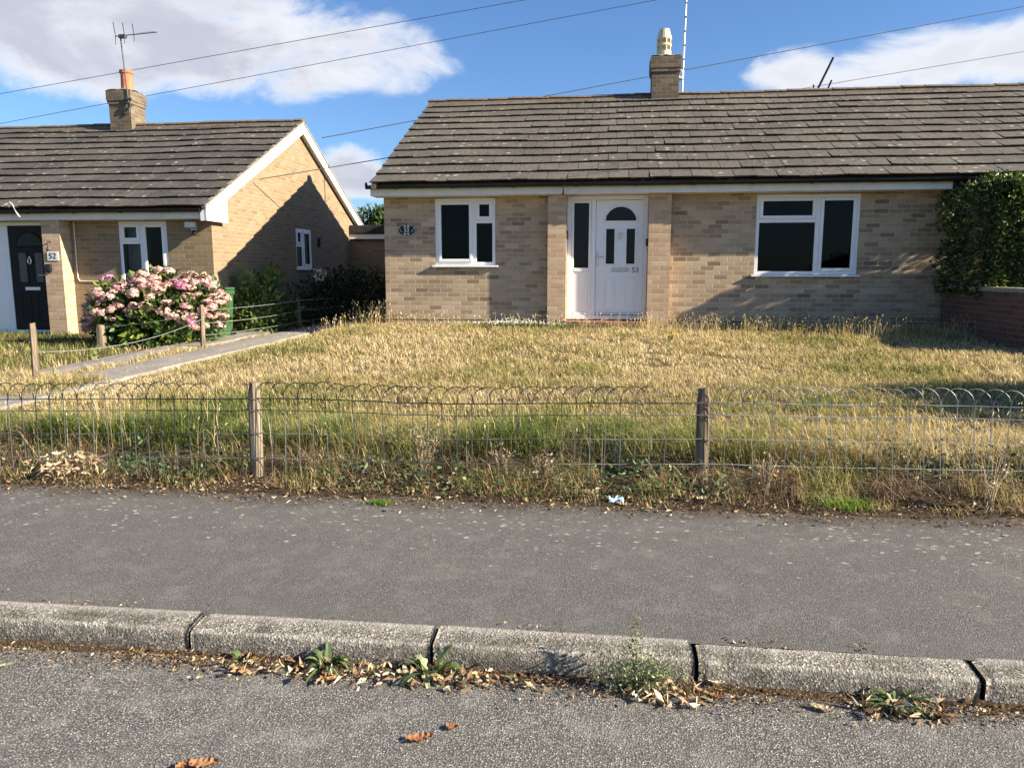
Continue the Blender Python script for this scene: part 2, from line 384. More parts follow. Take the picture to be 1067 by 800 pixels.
def leaves_geo(P, D, L, W, rnd, fold=.25):
    """folded diamond leaves; P base points, D direction vectors"""
    n = len(P); D = D/np.linalg.norm(D, axis=1)[:, None]
    up = rng.normal(0, 1, (n, 3)); sd = np.cross(D, up); sd /= np.linalg.norm(sd, axis=1)[:, None]+1e-9
    nn = np.cross(sd, D)
    V = np.zeros((n, 4, 3))
    V[:, 0] = P; V[:, 2] = P + D*L[:, None] - nn*(L*.15)[:, None]
    m = P + D*(L*.45)[:, None]
    V[:, 1] = m + sd*(W/2)[:, None] + nn*(W*fold)[:, None]; V[:, 3] = m - sd*(W/2)[:, None] + nn*(W*fold)[:, None]
    b = np.arange(n)[:, None]*4
    T = np.concatenate([b+np.array([[0, 1, 2]]), b+np.array([[0, 2, 3]])])
    return V.reshape(-1, 3), T, None, np.repeat(rnd, 4)

def merge(gs):
    V = []; T = []; Q = []; Rr = []; o = 0
    for v, t, q, r in gs:
        V.append(v); Rr.append(r)
        if t is not None: T.append(t+o)
        if q is not None: Q.append(q+o)
        o += len(v)
    return np.concatenate(V), (np.concatenate(T) if T else None), (np.concatenate(Q) if Q else None), np.concatenate(Rr)

def text_mesh(name, body, size, loc, mat, parent, extrude=.003):
    cu = bpy.data.curves.new(name, 'FONT'); cu.body = body; cu.size = size; cu.extrude = extrude
    cu.align_x = 'CENTER'; cu.align_y = 'CENTER'
    t = bpy.data.objects.new(name, cu); COL.objects.link(t)
    me = bpy.data.meshes.new_from_object(t.evaluated_get(bpy.context.evaluated_depsgraph_get()))
    bpy.data.objects.remove(t); bpy.data.curves.remove(cu)
    me.transform(Matrix.Rotation(R(90), 4, 'X'))
    me.name = name; me.materials.clear(); me.materials.append(M[mat])
    o = bpy.data.objects.new(name, me); COL.objects.link(o); o.parent = parent
    o.location = Vector(loc)-wpos(parent); return o

def nz(x, y, s=1., k=0.): return mnoise.noise(Vector((x*s, y*s, k)))
def sst(a, b, x):
    t = min(1, max(0, (x-a)/(b-a))); return t*t*(3-2*t)
def lerp_tab(tab, x):
    if x <= tab[0][0]: return tab[0][1]
    for (a, b), (c, d) in zip(tab, tab[1:]):
        if x <= c: return b+(d-b)*(x-a)/(c-a)
    return tab[-1][1]
HI = [(4.2, .118), (4.5, .150), (4.74, .172), (4.86, .275), (12.9, .55), (40, .6)]
LO = [(4.2, .118), (4.5, .145), (4.75, .17), (5.0, .22), (12.9, .335), (40, .35)]
def gz(x, y):
    t = sst(-5.5, -4.2, x)
    return lerp_tab(LO, y)*(1-t)+lerp_tab(HI, y)*t
def gzn(x, y): return gz(x, y)+nz(x, y, .8)*.018*sst(4.3, 5.2, y)

# ------------------------------------------------------------------ camera, sky, sun
cam = bpy.data.cameras.new('camera'); cam.sensor_width = 36; cam.lens = 36*780/1067; cam.clip_end = 2000; cam.clip_start = .05
co = bpy.data.objects.new('camera', cam); COL.objects.link(co); co.location = (0, 0, 1.45)
co.rotation_euler = (R(90)-math.atan(115/780), 0, R(7)); S.camera = co

sv = Vector((1, -.185, .49)).normalized()
sun = bpy.data.lights.new('sun', 'SUN'); sun.energy = 5.0; sun.angle = R(.53); sun.color = (1, .88, .70)
so = bpy.data.objects.new('sun', sun); COL.objects.link(so); so.rotation_euler = sv.to_track_quat('Z', 'Y').to_euler()

W = bpy.data.worlds.new('World'); S.world = W; W.use_nodes = True
wt = W.node_tree; wt.nodes.clear()
class WN(NT):
    def __init__(s): s.t = wt; s.n = wt.nodes
w = WN()
wo = w.n.new('ShaderNodeOutputWorld'); bg = w.n.new('ShaderNodeBackground'); w.link(bg.outputs[0], wo.inputs[0])
sk = w.n.new('ShaderNodeTexSky'); sk.sky_type = 'NISHITA'; sk.sun_disc = False
sk.sun_elevation = math.asin(sv.z); sk.sun_rotation = math.atan2(sv.x, sv.y); sk.altitude = 50; sk.air_density = 1.; sk.dust_density = .6; sk.ozone_density = 1.6
dirv = w.coord('Generated'); x, y, z = w.sep(dirv)
az = w.math('ARCTAN2', x, y); el = w.math('ARCSINE', z)
SKY_TINT = (.70, .95, 1.30)
skyc = w.mix(1., sk.outputs[0], SKY_TINT, 'MULTIPLY')
cvec = w.n.new('ShaderNodeCombineXYZ'); w.link(az, cvec.inputs[0]); w.link(w.math('MULTIPLY', el, 1.9), cvec.inputs[1])
n1 = w.noise(7.5, 9, .6, cvec.outputs[0], .35); n2 = w.noise(3.3, 5, .55, w.mapping(cvec.outputs[0], (1, 1, 1), (3.1, .6, 0)), .2)
def blob(a0, e0, sa, se, amp):
    dx = w.math('DIVIDE', w.math('SUBTRACT', az, a0), sa); dy = w.math('DIVIDE', w.math('SUBTRACT', el, e0), se)
    d2 = w.math('ADD', w.math('MULTIPLY', dx, dx), w.math('MULTIPLY', dy, dy))
    return w.math('MULTIPLY', w.math('MAXIMUM', w.math('SUBTRACT', 1., d2), -.6), amp)
def pxdir(px, py):
    P = math.atan(115/780); Y = R(7); a = (px-533.5)/780; b = -(py-400)/780
    cp, sp, cy, sy = math.cos(P), math.sin(P), math.cos(Y), math.sin(Y)
    d = Vector((-sy*cp+a*cy-b*sy*sp, cy*cp+a*sy+b*cy*sp, -sp+b*cp)).normalized()
    return math.atan2(d.x, d.y), math.asin(d.z)
BL = []
for px, py, sx, sy_, amp in [(180, 35, 300, 78, 1.0), (20, 25, 260, 85, 1.0), (330, 75, 120, 36, .8), (960, 62, 165, 42, 1.0), (1060, 55, 120, 46, 1.0), (850, 72, 75, 30, .7), (368, 183, 52, 38, .8), (500, 195, 90, 25, .5), (300, -160, 500, 110, .9), (1250, 40, 200, 60, .9)]:
    a0, e0 = pxdir(px, py); a1, _ = pxdir(px+sx, py); _, e1 = pxdir(px, py-sy_)
    BL.append(blob(a0, e0, abs(a1-a0), abs(e1-e0), amp))
mk = BL[0]
for b_ in BL[1:]: mk = w.math('MAXIMUM', mk, b_)
dens = w.math('ADD', w.math('MULTIPLY', w.math('SUBTRACT', n1, .5), 2.3), w.math('ADD', w.math('MULTIPLY', w.math('SUBTRACT', n2, .5), .8), mk))
cm = w.sstep(dens, .08, .75)
thick = w.sstep(dens, .3, 1.0)
lightw = w.sstep(w.noise(5.2, 7, .6, w.mapping(cvec.outputs[0], (1, 1, 1), (.05, .07, 0)), .3), .42, .66)
sideb = w.sstep(az, -.25, .25)      # the bank to the left is the greyer one
CL_W = (7.2, 7.3, 7.6); CL_G = (4.3, 4.5, 5.2)
grey = w.math('MULTIPLY', thick, w.math('SUBTRACT', 1., w.math('MAXIMUM', w.math('MULTIPLY', lightw, .75), w.math('MULTIPLY', sideb, .55))))
cc = w.mix(grey, CL_W, CL_G)
w.link(w.mix(w.math('MULTIPLY', cm, .95), skyc, cc), bg.inputs[0])
bg.inputs[1].default_value = .051
S.view_settings.view_transform = 'Standard'; S.view_settings.look = 'None'; S.view_settings.gamma = 1; S.view_settings.use_curve_mapping = False
S.view_settings.exposure = 1.46

# ------------------------------------------------------------------ ground structures
def sheet(name, x0, x1, y0, y1, z, mat):
    b = MB(); b.face([(x0, y0, z), (x1, y0, z), (x1, y1, z), (x0, y1, z)]); return setp(b.build(name, mat), kind='structure')
sheet('ground', -600, 600, -600, 900, -.06, 'ground')
def road():
    b = MB(); xs = np.linspace(-30, 30, 61); ys = np.linspace(-6, 2.62, 14)
    for i in range(60):
        for j in range(13):
            b.face([(xs[i+a], ys[j+c], -.012*abs(ys[j+c]+0)*.15) for a, c in ((0, 0), (1, 0), (1, 1), (0, 1))])
    return setp(b.build('road', 'road'), kind='structure')
rd = road()
for v in rd.data.vertices: v.co.z = -.004*abs(v.co.y-2.5)*-1 if v.co.y > -2 else .018
def pavement():
    b = MB(); xs = np.linspace(-30, 30, 301); ys = np.linspace(2.645, 4.6, 11)
    for i in range(300):
        for j in range(10):
            b.face([(xs[i+a], ys[j+c], .104+.010*(ys[j+c]-2.6)+nz(xs[i+a], ys[j+c], .7, 3)*.006) for a, c in ((0, 0), (1, 0), (1, 1), (0, 1))])
    return setp(b.build('pavement', 'pave', smooth=False), kind='structure')
pavement()
def kerb_stone(x0, x1, dz=0., tilt=0.):
    prof = [(2.535, -.06), (2.533, .02), (2.531, .06)] + [(2.533+.016*(1-math.cos(a)), .083+.016*math.sin(a)) for a in np.linspace(.1, math.pi/2, 6)] + [(2.59, .1035), (2.64, .107), (2.665, .108), (2.668, -.06)]
    b = MB(); n = max(6, int((x1-x0)/.018)); g = []
    for i in range(n+1):
        x = x0+(x1-x0)*i/n; e = min(i, n-i); ch = .006*max(0, 1-e/1.2)
        row = []
        for k, (yy, zz) in enumerate(prof):
            top = .02 < zz
            q = (nz(x, yy+zz, 11, 1)*.004 + nz(x, yy+zz*2, 40, 5)*.003) if top else 0
            chip = max(0, nz(x, 0, 5.5, 7)-.30)*.05 if 3 <= k <= 8 else 0
            row.append((x, yy + q*(.9 if k < 8 else 0) + chip*.6 + (ch if k < 9 else 0), zz + q*(.8 if 4 <= k < 11 else 0) - chip*.7 - (ch if zz > .06 else 0) + dz + tilt*(x-(x0+x1)/2)))
        g.append(row)
    m = len(prof)
    for row in g: b.v += row; b.r += [.5]*m
    for i in range(n):
        for k in range(m-1): b.f.append((i*m+k, (i+1)*m+k, (i+1)*m+k+1, i*m+k+1)); b.uv.append(None)
    b.f.append(tuple(range(m))[::-1]); b.uv.append(None); b.f.append(tuple(n*m+k for k in range(m))); b.uv.append(None)
    return setp(b.build('kerb', 'kerb', smooth=True), kind='structure')
jx = [-1.565+.955*i for i in range(-6, 8)]
for i in range(len(jx)-1):
    gap = .004 if random.random() < .5 else .007
    if abs(jx[i+1]-1.30) < .05: gap = .010
    kerb_stone(jx[i]+gap, jx[i+1]-gap, random.uniform(-.004, .004), random.uniform(-.004, .004))
def kerb_far(x0, x1):
    b = MB(); b.box(x0, x1, 2.535, 2.668, -.06, .1); setp(b.build('kerb', 'kerb'), kind='structure')
kerb_far(-30, jx[0]-.005); kerb_far(jx[-1]+.005, 30)

def lawn():
    b = MB(); xs = np.concatenate([np.linspace(-22, -8, 40), np.linspace(-7.8, 6, 180), np.linspace(6.3, 16, 30)])
    ys = np.concatenate([np.linspace(4.14, 5.2, 20), np.linspace(5.35, 13.2, 50), np.linspace(14, 32, 12)])
    def P(i, j):
        x, y = xs[i], ys[j]
        if j == 0: return (x, 4.17+nz(x, 0, 1.7, 2)*.05+nz(x, 0, 6, 4)*.035, .085)
        return (x, max(y, 4.2) + (nz(x, 0, 6, 4)*.03 if j < 3 else 0), gzn(x, y)+(nz(x, y, 7, 1)*.018 if y < 4.9 else nz(x, y, 4, 1)*.01)+(.004 if j < 4 else 0))
    G = [[P(i, j) for j in range(len(ys))] for i in range(len(xs))]
    m = len(ys)
    for row in G: b.v += row; b.r += [.5]*m
    for i in range(len(xs)-1):
        for j in range(m-1): b.f.append((i*m+j, (i+1)*m+j, (i+1)*m+j+1, i*m+j+1)); b.uv.append(None)
    return setp(b.build('lawn', 'soil', smooth=True), kind='structure')
lawn()
def gutter_soil():
    b = MB(); n = 420; rows = []
    for i in range(n+1):
        x = -4+7*i/n; wd_ = .028+.05*max(0, nz(x, 0, 2.1, 5)+.25)+.012*nz(x, 0, 17, 6)
        rows.append([(x, 2.54-wd_*t+.006*nz(x, t, 30, 2), .003+(.016*(1-t)**1.3+.006*nz(x, t*3, 22, 3))*(1-t) - (.002 if t == 1 else 0)) for t in (0, .2, .4, .6, .8, 1)])
    for rw in rows: b.v += rw; b.r += [.5]*6
    for i in range(n):
        for k in range(5): b.f.append((i*6+k, i*6+k+1, (i+1)*6+k+1, (i+1)*6+k)); b.uv.append(None)
    return setp(b.build('gutter_soil', 'gsoil', smooth=True), kind='structure')
gutter_soil()
def path(x0, x1, y0, y1, name='garden_path', seams=1.1):
    b = MB(); n = int((y1-y0)/.16)
    y = y0
    G = []
    for j in range(n+1):
        y = y0+(y1-y0)*j/n; e = nz(0, y, 2, x0)*.045
        G.append([(x0+e, y, gz((x0+x1)/2, y)-.06), (x0+e, y, gz((x0+x1)/2, y)+.04), ((x0+x1)/2, y, gz((x0+x1)/2, y)+.046+nz(x0, y, 1.5)*.008), (x1+nz(3, y, 2, x1)*.05, y, gz((x0+x1)/2, y)+.04), (x1, y, gz((x0+x1)/2, y)-.06)])
    for row in G: b.v += row; b.r += [.5]*5
    for j in range(n):
        for k in range(4): b.f.append((j*5+k, j*5+k+1, (j+1)*5+k+1, (j+1)*5+k)[::-1]); b.uv.append(None)
    return setp(b.build(name, 'path'), kind='structure')
path(-5.96, -5.34, 4.25, 16.5)
path(-6.72, -6.18, 7.0, 13.5)

# ------------------------------------------------------------------ houses
YF = 12.9; YR = 17.0; YB = 21.1
def wall_holes(b, x0, x1, z0, z1, y, holes, reveal=.11):
    xs = sorted({x0, x1, *[h[0] for h in holes], *[h[1] for h in holes]}); zs = sorted({z0, z1, *[h[2] for h in holes], *[h[3] for h in holes]})
    for i in range(len(xs)-1):
        for j in range(len(zs)-1):
            cx, cz = (xs[i]+xs[i+1])/2, (zs[j]+zs[j+1])/2
            if any(h[0] < cx < h[1] and h[2] < cz < h[3] for h in holes): continue
            for yy in (y, y+.25):
                b.quad_uv([(xs[i], yy, zs[j]), (xs[i+1], yy, zs[j]), (xs[i+1], yy, zs[j+1]), (xs[i], yy, zs[j+1])], 0)
    for h in holes:
        a, c, d, e = h
        for p in ([(a, y, d), (a, y+.25, d), (a, y+.25, e), (a, y, e)], [(c, y, d), (c, y+.25, d), (c, y+.25, e), (c, y, e)]): b.quad_uv(p, 1)
        for zz in (d, e): b.face([(a, y, zz), (c, y, zz), (c, y+.25, zz), (a, y+.25, zz)], [(a, y), (c, y), (c, y+.25), (a, y+.25)])

def gable_wall(b, X, zb, ze, zr, hole=None):
    # gable end in plane X, brick uv (y,z)
    def top(y): return ze+(zr-ze)*(1-abs(y-YR)/(YR-YF))
    ys = [YF, YR, YB] + ([hole[0], hole[1]] if hole else [])
    ys = sorted(set(ys))
    for a, c in zip(ys, ys[1:]):
        if hole and hole[0] <= a and c <= hole[1]:
            b.quad_uv([(X, a, zb), (X, c, zb), (X, c, hole[2]), (X, a, hole[2])], 1)
            b.quad_uv([(X, a, hole[3]), (X, c, hole[3]), (X, c, top(c)), (X, a, top(a))], 1)
        else:
            b.quad_uv([(X, a, zb), (X, c, zb), (X, c, top(c)), (X, a, top(a))], 1)
    if hole:
        a, c, d, e = hole; s = -1 if X < -6 else 1
        for yy in (a, c): b.face([(X, yy, d), (X-.12, yy, d), (X-.12, yy, e), (X, yy, e)], [(X, d), (X-.12, d), (X-.12, e), (X, e)])
        for zz in (d, e): b.face([(X, a, zz), (X, c, zz), (X-.12, c, zz), (X-.12, a, zz)], [(a, 0), (c, 0), (c, .12), (a, .12)])

def roof_mesh(x0, x1, dz, ncourse, tw, seed):
    """individual lapped tiles; z of eave edge 2.93+dz at y 12.46, ridge 5.19+dz at y 17"""
    rs = random.Random(seed); b = MB()
    E = Vector((0, 12.46, 2.93+dz)); T = Vector((0, YR, 5.19+dz)); sl = T-E; L = sl.length; d = sl/L; nrm = Vector((0, -d.z, d.y))
    g = L/ncourse
    for side in (1, -1):
        for i in range(ncourse):
            x = x0-(tw*.5 if i % 2 else 0)-rs.random()*.02
            while x < x1:
                a = max(x, x0)+.004; c = min(x+tw, x1)-.004
                if c-a > .03:
                    j = rs.uniform(-.009, .009); lift = .041+rs.uniform(-.007, .008); tl = rs.uniform(-.004, .004); r = min(1, max(0, rs.gauss(.5, .24)))
                    def pt(xx, s, h):
                        wv = nz(xx, s, .55, seed)*.022
                        p = E+d*s+nrm*(h+wv)
                        return (xx, p.y if side == 1 else 2*YR-p.y, p.z)
                    s0 = i*g+j; s1 = min((i+1)*g+.05, L-.005)
                    if i == 0: s0 = j*.4
                    th = .034
                    q = [pt(a, s0+.030, lift-th+tl), pt(c, s0+.030, lift-th-tl), pt(c, s1, -.018), pt(a, s1, -.018),
                         pt(a, s0, lift+tl), pt(c, s0, lift-tl), pt(c, s1, .004), pt(a, s1, .004)]
                    fs = [(0, 1, 5, 4), (1, 2, 6, 5), (2, 3, 7, 6), (3, 0, 4, 7), (4, 5, 6, 7), (3, 2, 1, 0)]
                    bb = len(b.v); b.v += q; b.r += [r]*8
                    for f in fs:
                        f = tuple(bb+k for k in f); b.f.append(f if side == 1 else f[::-1]); b.uv.append(None)
                x += tw
    # underlay closing the roof
    for side in (1, -1):
        P = [(x0+.02, 12.50, 2.91+dz-.015), (x1-.02, 12.50, 2.91+dz-.015), (x1-.02, YR, 5.14+dz), (x0+.02, YR, 5.14+dz)]
        if side < 0: P = [(p[0], 2*YR-p[1], p[2]) for p in P][::-1]
        b.face(P, None, .2)
    return b
def ridge_mesh(x0, x1, dz, seed):
    b = MB(); rs = random.Random(seed); x = x0-.01
    while x < x1:
        c = min(x+.45, x1); zz = 5.19+dz+rs.uniform(-.006, .008); r = .118
        angs = np.linspace(R(20), R(160), 9)
        sec = [(math.cos(a)*.15, math.sin(a)*.085) for a in angs]
        n = len(sec)
        for xx, k in ((x+.003, 0), (c-.003, 1)):
            b.v += [(xx, YR+p, zz-.018+q+(.007 if k == 0 else 0)+nz(xx, p, .55, seed)*.02) for p, q in sec]; b.r += [rs.random()]*n
        bb = len(b.v)-2*n
        for k in range(n-1): b.f.append((bb+k, bb+n+k, bb+n+k+1, bb+k+1)); b.uv.append(None)
        b.f.append(tuple(bb+k for k in range(n))); b.uv.append(None); b.f.append(tuple(bb+n+k for k in range(n))[::-1]); b.uv.append(None)
        x += .45
    # bedding mortar strip
    for s in (-1, 1):
        b.face([(x0, YR+s*.155, 5.12+dz), (x1, YR+s*.155, 5.12+dz), (x1, YR+s*.10, 5.235+dz), (x0, YR+s*.10, 5.235+dz)])
    return b

def gutter_mesh(x0, x1, dz):
    b = MB(); n = 8; y, z, r = 12.525, 2.905+dz, .058
    segs = 30; rows = []
    for i in range(segs+1):
        xx = x0+(x1-x0)*i/segs; sag = nz(xx, 0, .5, 2)*.008
        rows.append([(xx, y+math.cos(a)*r, z+math.sin(a)*r+sag) for a in np.linspace(-math.pi, 0, n)] + [(xx, y+math.cos(a)*(r-.006), z+math.sin(a)*(r-.006)+sag) for a in np.linspace(0, -math.pi, n)])
    m = 2*n
    for rw in rows: b.v += rw; b.r += [.5]*m
    for i in range(segs):
        for k in range(m): b.f.append((i*m+k, (i+1)*m+k, (i+1)*m+(k+1) % m, i*m+(k+1) % m)); b.uv.append(None)
    for xx in (x0, x1-.012):
        b.tube([(xx, y, z-.002), (xx+.012, y, z-.002)], r+.002, 14)
    x = x0+.5
    while x < x1:
        # union clips and brackets
        ang = np.linspace(-math.pi, 0, 8)
        pr = [(y+math.cos(a)*(r+.008), z+math.sin(a)*(r+.008)) for a in ang]
        for k in range(7):
            (ya, za), (yb, zb) = pr[k], pr[k+1]
            b.face([(x, ya, za), (x+.035, ya, za), (x+.035, yb, zb), (x, yb, zb)])
        b.face([(x, p[0], p[1]) for p in pr]); b.face([(x+.035, p[0], p[1]) for p in pr][::-1])
        x += .92+.1*math.sin(x*7)
    return b

def frame_rect(b, x0, x1, z0, z1, y0, y1, t, bev=.006, axis='x'):
    """rectangular frame: stiles run full height, rails butt between them"""
    def rb(a, c, d, e):
        if axis == 'x': b.rbox(a, c, y0, y1, d, e, bev)
        else: b.rbox(min(y0, y1), max(y0, y1), a, c, d, e, bev)
    rb(x0, x0+t, z0, z1); rb(x1-t, x1, z0, z1)
    rb(x0+t, x1-t, z0, z0+t); rb(x0+t, x1-t, z1-t, z1)

def build_window(parent, x0, x1, z0, z1, cells, axis='x', y=YF, label=None, sill=True):
    """cells: (x0,x1,z0,z1, opening?) in metres; each cell gets its own pane; openers get a sash"""
    f = MB(); t = .055
    s = 1 if axis == 'x' else -1
    Y0, Y1 = y+.012*s, y+.085*s
    frame_rect(f, x0, x1, z0, z1, Y0, Y1, t, .006, axis)
    def rb(b, a, c, d, e, p, q):
        if axis == 'x': b.rbox(a, c, p, q, d, e, .005)
        else: b.rbox(min(p, q), max(p, q), a, c, d, e, .005)
    for (k, a, c, d, e) in cells:
        if k == 'bar': rb(f, a, c, d, e, Y0+.002*s, Y1-.002*s)
    fo = f.build('window', 'upvc', parent, label=label)
    for (k, a, c, d, e) in cells:
        if k == 'bar': continue
        ins = .0
        if k == 'sash':
            sb = MB(); frame_rect(sb, a, c, d, e, y-.006*s, y+.055*s, .052, .009, axis); sb.build('sash', 'upvc', fo); ins = .05
        pb = MB(); a2, c2, d2, e2 = a+ins-.004, c-ins+.004, d+ins-.004, e-ins+.004
        rb(pb, a2, c2, d2, e2, y+.036*s, y+.042*s); pb.build('pane', 'glass', fo)
        # black glazing gasket
        gb = MB(); g = .007
        frame_rect(gb, a+ins, c-ins, d+ins, e-ins, y+.026*s, y+.035*s, g, .001, axis); gb.build('gasket', 'black_plastic', fo)
    if sill:
        sb = MB()
        if axis == 'x':
            sb.rbox(x0-.05, x1+.05, y-.055, y+.10, z0-.034, z0-.002, .006)
        else: sb.rbox(min(y+.055, y-.10), max(y+.055, y-.10), x0-.05, x1+.05, z0-.034, z0-.002, .006)
        sb.build('sill', 'upvc', fo)
    return fo

def chimney(parent, xc, yc, w_, dep, z0, z1, mat, flaunch=True):
    b = MB()
    b.box(xc-w_/2, xc+w_/2, yc-dep/2, yc+dep/2, z0, z1-.30)
    for k, (o, za, zb) in enumerate([(.022, z1-.30, z1-.225), (.036, z1-.225, z1-.0)]):
        b.box(xc-w_/2-o, xc+w_/2+o, yc-dep/2-o, yc+dep/2+o, za, zb)
    c = b.build('chimney', mat, parent)
    f = MB(); o = .036; n = 8
    def pt(i, j):
        u, v = i/n*2-1, j/n*2-1
        h = .07*(1-max(abs(u), abs(v))**2)+abs(nz(u*3, v*3, 1.5, xc))*.05
        return (xc+u*(w_/2+o-.01), yc+v*(dep/2+o-.01), z1+.004+h)
    for i in range(n):
        for j in range(n): f.face([pt(i, j), pt(i+1, j), pt(i+1, j+1), pt(i, j+1)])
    f.build('chimney_cap', 'mortar', c)
    return c

# ---- house 53
H = thing('brick_bungalow', 'buff brick bungalow with white front door between brick piers and long lichened tile roof', 'bungalow', (.7, 12.9, .55))
XL, XR = -3.82, 13.0
W1 = (-2.92, -1.87, 1.59, 2.72); W2 = (2.44, 4.06, 1.43, 2.72); DR = (-.65, .70, .62, 2.74)
b = MB(); wall_holes(b, XL, XR, .2, 2.74, YF, [W1, W2, DR])
zr = 5.08
gable_wall(b, XL, .2, 2.86, zr); gable_wall(b, XR, .2, 2.86, zr)
b.quad_uv([(XR, YB, .2), (XL, YB, .2), (XL, YB, 2.86), (XR, YB, 2.86)], 0)
b.quad_uv([(XL, YF, 2.74), (XR, YF, 2.74), (XR, YF, 2.86), (XL, YF, 2.86)], 0)
b.build('wall', 'brick53', H)
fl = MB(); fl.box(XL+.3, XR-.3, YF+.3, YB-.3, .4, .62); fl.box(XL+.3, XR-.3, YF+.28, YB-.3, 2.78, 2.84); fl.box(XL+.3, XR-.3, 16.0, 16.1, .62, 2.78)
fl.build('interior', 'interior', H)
dp = MB(); dp.box(XL-.003, -.98, YF-.004, YF+.02, .645, .658); dp.box(1.08, 5.3, YF-.004, YF+.02, .645, .658); dp.build('damp_course', 'black_plastic', H)
ro = roof_mesh(-3.93, 13.1, 0, 12, .33, 3).build('roof', 'tile53', H)
ridge_mesh(-3.93, 13.1, 0, 3).build('ridge_tiles', 'ridge', ro)
b = MB(); b.rbox(-3.96, 5.30, 12.60, 12.622, 2.74, 2.90, .003); b.box(-3.93, 5.30, 12.624, YF-.002, 2.741, 2.753); b.rbox(-3.96, -3.83, 12.624, 12.95, 2.745, 2.90, .003)
b.build('fascia', 'fascia', H)
b = MB(); b.rbox(5.306, 13.0, 12.60, 12.622, 2.745, 2.90, .003); b.box(5.306, 13.0, 12.624, YF-.002, 2.746, 2.756); b.build('fascia', 'black_plastic', H, label='black fascia board of the adjoining end behind the hedge')
# rear eave boards and verge undercloak
for s in (1, -1):
    P = [(YR+s*4.52, 2.85), (YR, 5.10), (YR, 5.16), (YR+s*4.54, 2.92)]
    for xa, xb in ((-3.90, -3.82), (13.0, 13.08)):
        b = MB(); q = [(xa, p[0], p[1]) for p in P]; q2 = [(xb, p[0], p[1]) for p in P]
        b.face(q); b.face(q2[::-1])
        for i in range(4): b.face([q[i], q2[i], q2[(i+1) % 4], q[(i+1) % 4]])
        b.build('verge', 'mortar', H)
b = MB(); b.box(-3.93, 13.0, 21.38, 21.40, 2.74, 2.90); b.box(-3.93, 13.0, YB+.002, 21.38, 2.741, 2.753); b.build('fascia', 'fascia', H)
g53 = gutter_mesh(-4.01, 13.0, 0).build('gutter', 'black_plastic', H)
b = MB(); b.tube([(-.63, 12.46, 2.95), (-.62, 12.44, 3.03), (-.58, 12.46, 3.05), (-.3, 12.6, 3.07), (.2, 12.7, 3.1)], .007, 6)
b.build('cable', 'cable', H)
b = MB(); b.tube([(-.69, 12.49, 2.93), (-.69, 12.49, 2.83), (-.70, 12.53, 2.78), (-.70, 12.56, 2.72)], .012, 8); b.build('drip_pipe', 'black_plastic', H)
for xa, xb in ((-.96, -.652), (.702, 1.06)):
    p = MB(); p.box(xa, xb, 12.71, YF-.001, .3, 2.739); p.build('porch_pier', 'brickpier', H)
# windows 53
wd = build_window(H, *W1, [('bar', -2.275, -2.20, W1[2]+.055, W1[3]-.055), ('bar', -2.20, -1.925, 2.30, 2.36),
                    ('sash', -2.865, -2.275, 1.645, 2.665), ('sash', -2.20, -1.925, 2.36, 2.665), ('pane', -2.20, -1.925, 1.645, 2.30)])
wd2 = build_window(H, *W2, [('bar', 3.375, 3.45, W2[2]+.055, W2[3]-.055), ('bar', 2.495, 3.375, 2.27, 2.33),
                    ('sash', 2.495, 3.375, 2.33, 2.665), ('pane', 2.495, 3.375, 1.485, 2.27), ('sash', 3.45, 4.005, 1.485, 2.665)])
# front door 53
yd = 12.90
fr = MB(); frame_rect(fr, -.648, .698, .675, 2.735, yd, yd+.08, .07); fr.rbox(-.235, -.165, yd+.002, yd+.078, .745, 2.665, .006)
dfo = fr.build('door_frame', 'upvc', H)
sl = MB(); frame_rect(sl, -.576, -.237, .747, 2.663, yd+.016, yd+.066, .045, .006); sl.rbox(-.531, -.282, yd+.014, yd+.068, 1.48, 1.545, .006)
sl.rbox(-.530, -.283, yd+.030, yd+.056, .792, 1.479, .008)
slo = sl.build('side_panel', 'upvc', H)
p = MB(); p.box(-.530, -.283, yd+.034, yd+.044, 1.546, 2.617); p.build('pane', 'rain', slo)
d = MB(); d.rbox(-.162, .626, yd+.02, yd+.07, .752, 2.66, .006)
def mould(b, x0, x1, z0, z1, y, t=.03, h=.012): frame_rect(b, x0, x1, z0, z1, y-h, y+.001, t, .005)
for xa, xb in ((-.02, .18), (.32, .52)):
    mould(d, xa, xb, 1.58, 2.22, yd+.02); mould(d, xa, xb, .86, 1.40, yd+.02, .022, .008)
    d.rbox(xa+.045, xb-.045, yd+.012, yd+.021, .905, 1.355, .006)
# arched moulding
arc = [(.25+.27*math.cos(a), 2.31+.255*math.sin(a)) for a in np.linspace(0, math.pi, 21)]
d.tube([(x_, yd+.016, z_) for x_, z_ in arc], .016, 6); d.tube([(-.036, yd+.016, 2.31), (.536, yd+.016, 2.31)], .016, 6)
do = d.build('front_door', 'upvc', H)
for xa, xb in ((.012, .148), (.352, .488)):
    p = MB(); p.rbox(xa, xb, yd+.013, yd+.0195, 1.612, 2.188, .002); p.build('pane', 'rain', do)
p = MB(); ap = [(.25+.253*math.cos(a), 2.325+.228*math.sin(a)) for a in np.linspace(0, math.pi, 21)]
p.face([(x_, yd+.014, z_) for x_, z_ in ap]); p.face([(x_, yd+.0195, z_) for x_, z_ in ap][::-1])
for (xa, za), (xb, zb) in zip(ap, ap[1:]+ap[:1]): p.face([(xa, yd+.014, za), (xb, yd+.014, zb), (xb, yd+.0195, zb), (xa, yd+.0195, za)])
p.build('pane', 'rain', do)
h_ = MB(); h_.rbox(-.145, -.110, yd+.008, yd+.019, 1.58, 1.83, .004); h_.tube([(-.127, yd+.01, 1.73), (-.127, yd-.045, 1.73), (-.02, yd-.05, 1.725)], .010, 8); h_.build('handle', 'chrome', do)
